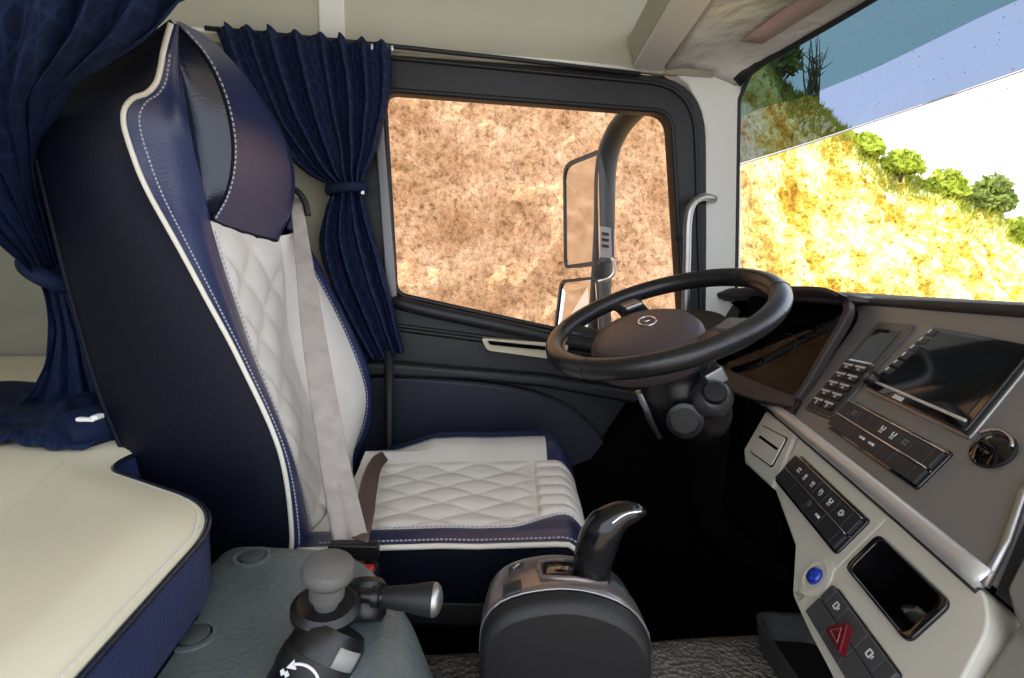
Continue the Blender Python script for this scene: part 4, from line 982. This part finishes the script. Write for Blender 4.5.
# phone style keypad unit
kp = thing('keypad_unit', 'slim keypad unit with small display and ten buttons beside the instrument cluster', 'keypad', DR.p(-.22, .14), group=None)
q = [dab(*z) for z in ((806, 410), (880, 323), (917, 326), (833, 421))]
prism('face_plate', roundpoly(DR.poly(q, -.003), .008), DN*.008, M_satin if False else mat('keypad_grey', (.10, .10, .10), .35, metal=.4), kp, bevel=.002)
def qq(s, t): # s across, t up
    a = (q[0][0]*(1-s)+q[3][0]*s, q[0][1]*(1-s)+q[3][1]*s); b2 = (q[1][0]*(1-s)+q[2][0]*s, q[1][1]*(1-s)+q[2][1]*s)
    return (a[0]*(1-t)+b2[0]*t, a[1]*(1-t)+b2[1]*t)
prism('button_field', roundpoly(DR.poly([qq(.05, .02), qq(.95, .02), qq(.95, .56), qq(.05, .56)], .003), .006), DN*.003, M_btn, kp, bevel=.001)
prism('display', roundpoly(DR.poly([qq(.16, .58), qq(.84, .58), qq(.84, .92), qq(.16, .92)], .003), .004), DN*.003, M_screen, kp)
prism('display_edge', DR.poly([qq(.14, .565), qq(.84, .565), qq(.84, .580), qq(.14, .580)], .003), DN*.004, M_chrome, kp)
for r in range(5):
    for c in range(2):
        a2, b2 = qq(.30+.38*c, .085+.098*r); a3, b3 = qq(.30+.38*c, .125+.098*r)
        u = qq(.14+.38*c, .07+.098*r); v = qq(.46+.38*c, .07+.098*r); w_ = qq(.46+.38*c, .135+.098*r); y_ = qq(.14+.38*c, .135+.098*r)
        k = prism('key', roundpoly(DR.poly([u, v, w_, y_], .005), .004, 3), DN*.005, M_blk, kp, bevel=.0015)
        prism('key_cap', DR.poly([qq(.15+.38*c, .115+.098*r), qq(.45+.38*c, .115+.098*r), qq(.45+.38*c, .133+.098*r), qq(.15+.38*c, .133+.098*r)], .0095), DN*.001, M_silver, k)
        icon(k, DR, a2, b2+.002, .010, 6 if r else 1, .0103)
# radio
rd = thing('radio_unit', 'large touchscreen radio with knob and side buttons in the upper dash', 'radio', DR.p(0, .19))
q = [dab(866, 391), dab(939, 328), (dab(1024, 344)[0]+.035, dab(1024, 344)[1]), dab(970, 441)]
prism('trim_frame', roundpoly(DR.poly(q, -.003), .008), DN*.006, M_satin, rd, bevel=.002)
cxq = (sum(a for a, _ in q)/4, sum(b2 for _, b2 in q)/4)
def qs(s, t):
    a = (q[0][0]*(1-s)+q[3][0]*s, q[0][1]*(1-s)+q[3][1]*s); b2 = (q[1][0]*(1-s)+q[2][0]*s, q[1][1]*(1-s)+q[2][1]*s)
    return (a[0]*(1-t)+b2[0]*t, a[1]*(1-t)+b2[1]*t)
prism('bezel', roundpoly(DR.poly([qs(.02, .03), qs(.985, .03), qs(.985, .97), qs(.02, .97)], .002), .006), DN*.008, M_gloss, rd, bevel=.002)
prism('screen', roundpoly(DR.poly([qs(.15, .16), qs(.93, .16), qs(.93, .92), qs(.15, .92)], .009), .003), DN*.0018, M_screen, rd)
prism('lower_chrome_line', DR.poly([qs(.06, .115), qs(.95, .115), qs(.95, .145), qs(.06, .145)], .009), DN*.003, M_silver, rd, bevel=.0006)
a2, b2 = qs(.045, .14)
kn = lathe('volume_knob', [(.0125, 0), (.0125, .012), (.011, .016), (.002, .0165)], DR.p(a2, b2, .009), DN, M_blk, rd, n=24)
lathe('knob_mark', [(.005, .0164), (.005, .0170)], DR.p(a2, b2, .009), DN, M_icond, kn, n=16)
for i in range(6):
    s0 = .27+.115*i
    k = prism('side_button', DR.poly([qs(.05, s0), qs(.125, s0), qs(.125, s0+.085), qs(.05, s0+.085)], .009), DN*.003, M_btn, rd, bevel=.0008)
    prism('button_edge', DR.poly([qs(.05, s0+.03), qs(.066, s0+.03), qs(.066, s0+.08), qs(.05, s0+.08)], .012), DN*.0008, M_icon, k)
for i, (s0, hh) in enumerate(((.34, .05), (.362, .05), (.384, .05), (.404, .05), (.424, .05))):
    k = prism('brand_letter', DR.poly([qs(s0, .045), qs(s0+.014, .045), qs(s0+.014, .045+hh), qs(s0+.002, .045+hh)], .0095), DN*.001, M_icon, rd)
# round lid
ld = thing('socket_lid', 'gloss black oval flip lid on the dark panel below the radio corner', 'lid', dp(994, 451))
a2, b2 = dab(994, 451)
lr = [DR.p(a2+.030*math.cos(w), b2+.024*math.sin(w)) for w in lin(0, 6.283, 33)[:-1]]
prism('lid_base', lr, DN*.004, M_blkm, ld, bevel=.0015)
vs_ = [DR.p(a2+r*.028*math.cos(w), b2+r*.022*math.sin(w), .004+.008*(1-r*r)*(1+.5*math.sin(w))) for r in (1, .85, .6, .3, .05) for w in lin(0, 6.283, 33)[:-1]]
fs = [[k*32+i, k*32+(i+1) % 32, (k+1)*32+(i+1) % 32, (k+1)*32+i] for k in range(4) for i in range(32)]+[[128+i for i in range(32)]]
mesh('lid_dome', vs_, fs, M_gloss, ld, smooth=True)
tube('lid_lip', [DR.p(a2+.029*math.cos(w), b2+.023*math.sin(w), .008) for w in lin(.5, 2.7, 18)], .0022, M_chrome, ld, n=6)

# ------------------------------------------------------------------ instrument cluster
ic = thing('instrument_cluster', 'dark instrument cluster in a hooded binnacle behind the steering wheel', 'instrument cluster', cp_(790, 350))
oc = cat([cp_(x, y) for x, y in ((704, 345), (706, 322), (722, 306), (748, 298), (790, 298), (836, 300), (848, 306), (847, 322), (826, 358), (805, 394), (797, 398), (760, 384), (720, 365))], 60, closed=True)
oc_o = [p+(p-sum(oc, V())/60).normalized()*.016 for p in oc]
ring('bezel', oc_o, oc, CN*.02, M_brown, ic, bevel=.004)
rows = [[p for p in oc], [p-CN*.045 for p in oc]]
grid('recess_wall', rows, M_void, ic, closed=True, uvs=None)
mesh('dial_face', [p-CN*.045 for p in oc], [list(range(60))], M_void, ic)
mesh('cover_lens', [p-CN*.012 for p in oc], [list(range(60))], glass('cluster_lens', (.75, .75, .75), .35), ic)
for cx_, cy_ in ((778, 352), (742, 338)):
    c = cp_(cx_, cy_, -.035); ex, ey = V((0, 1, 0)), CU
    tube('dial_ring', [c+ex*.052*math.cos(w)+ey*.052*math.sin(w) for w in lin(0, 6.283, 41)[:-1]], .0014, mat('dial_grey', (.12, .12, .12), .3, metal=.5), ic, n=6, closed=True)
    for k in range(11):
        w = -.6+k*.44; d = ex*math.cos(w)+ey*math.sin(w); tube('dial_tick', [c+d*.042, c+d*.047], .0008, M_icond, ic, n=4)
hood = cat([cp_(x, y, .0) for x, y in ((686, 336), (700, 317), (722, 304), (750, 297), (790, 296), (838, 298), (856, 305))], 30)
grid('hood', [[p, p+CN*.025+ZV*.004, p+CN*.05-ZV*.002, p+CN*.05-ZV*.012, p+CN*.02-ZV*.012] for p in hood], M_brown, ic)
grid('hood_top', [[p+CN*.02, p+V((.05, 0, .004)), p+V((.14, .0, -.004))] for p in hood], M_brown, ic, solid=.006)
low_ = [cp_(x, y, .0) for x, y in ((690, 350), (720, 366), (760, 386), (800, 400), (800, 412), (760, 404), (715, 388), (685, 362))]
prism('lower_fascia', low_, CN*.02, M_brown, ic, bevel=.004)
# left dash end
prism('dash_end', [V((.80, 1.33, .83)), V((.86, 1.49, .83)), V((.86, 1.49, .25)), V((.80, 1.33, .45))], V((.12, 0, 0)), M_void, dash)

# ------------------------------------------------------------------ door-side bin at the foot of the console
bn = thing('floor_bin', 'dark grey open storage bin on the floor mat under the beige panel', 'storage bin', V((.57, .72, .28)))
ro = roundpoly([on(757, 612, 'y', .77), on(800, 604, 'y', .76), V((.56, .50, .33)), V((.46, .50, .33))], .03)
ro = roundpoly([V((.515, .79, .33)), V((.63, .77, .33)), V((.60, .52, .33)), V((.485, .54, .33))], .035, 6)
cb = sum(ro, V())/len(ro)
rows = [[V((p.x, p.y, .285))+(cb-p)*.10*V((1, 1, 0)).length*.7 for p in ro], ro, [p+(cb-p)*.03+ZV*.003 for p in ro], [p+(cb-p)*.09 for p in ro], [V((p.x, p.y, .295))+(cb-p)*.2 for p in ro]]
rows = [[V((p.x, p.y, max(.285, p.z))) for p in r] for r in rows]
grid('bin_wall', rows, mat('bin_grey', (.03, .03, .03), .6), bn, closed=True, uvs=None)
mesh('bin_floor', rows[-1], [list(range(len(ro)))], M_blkm, bn)
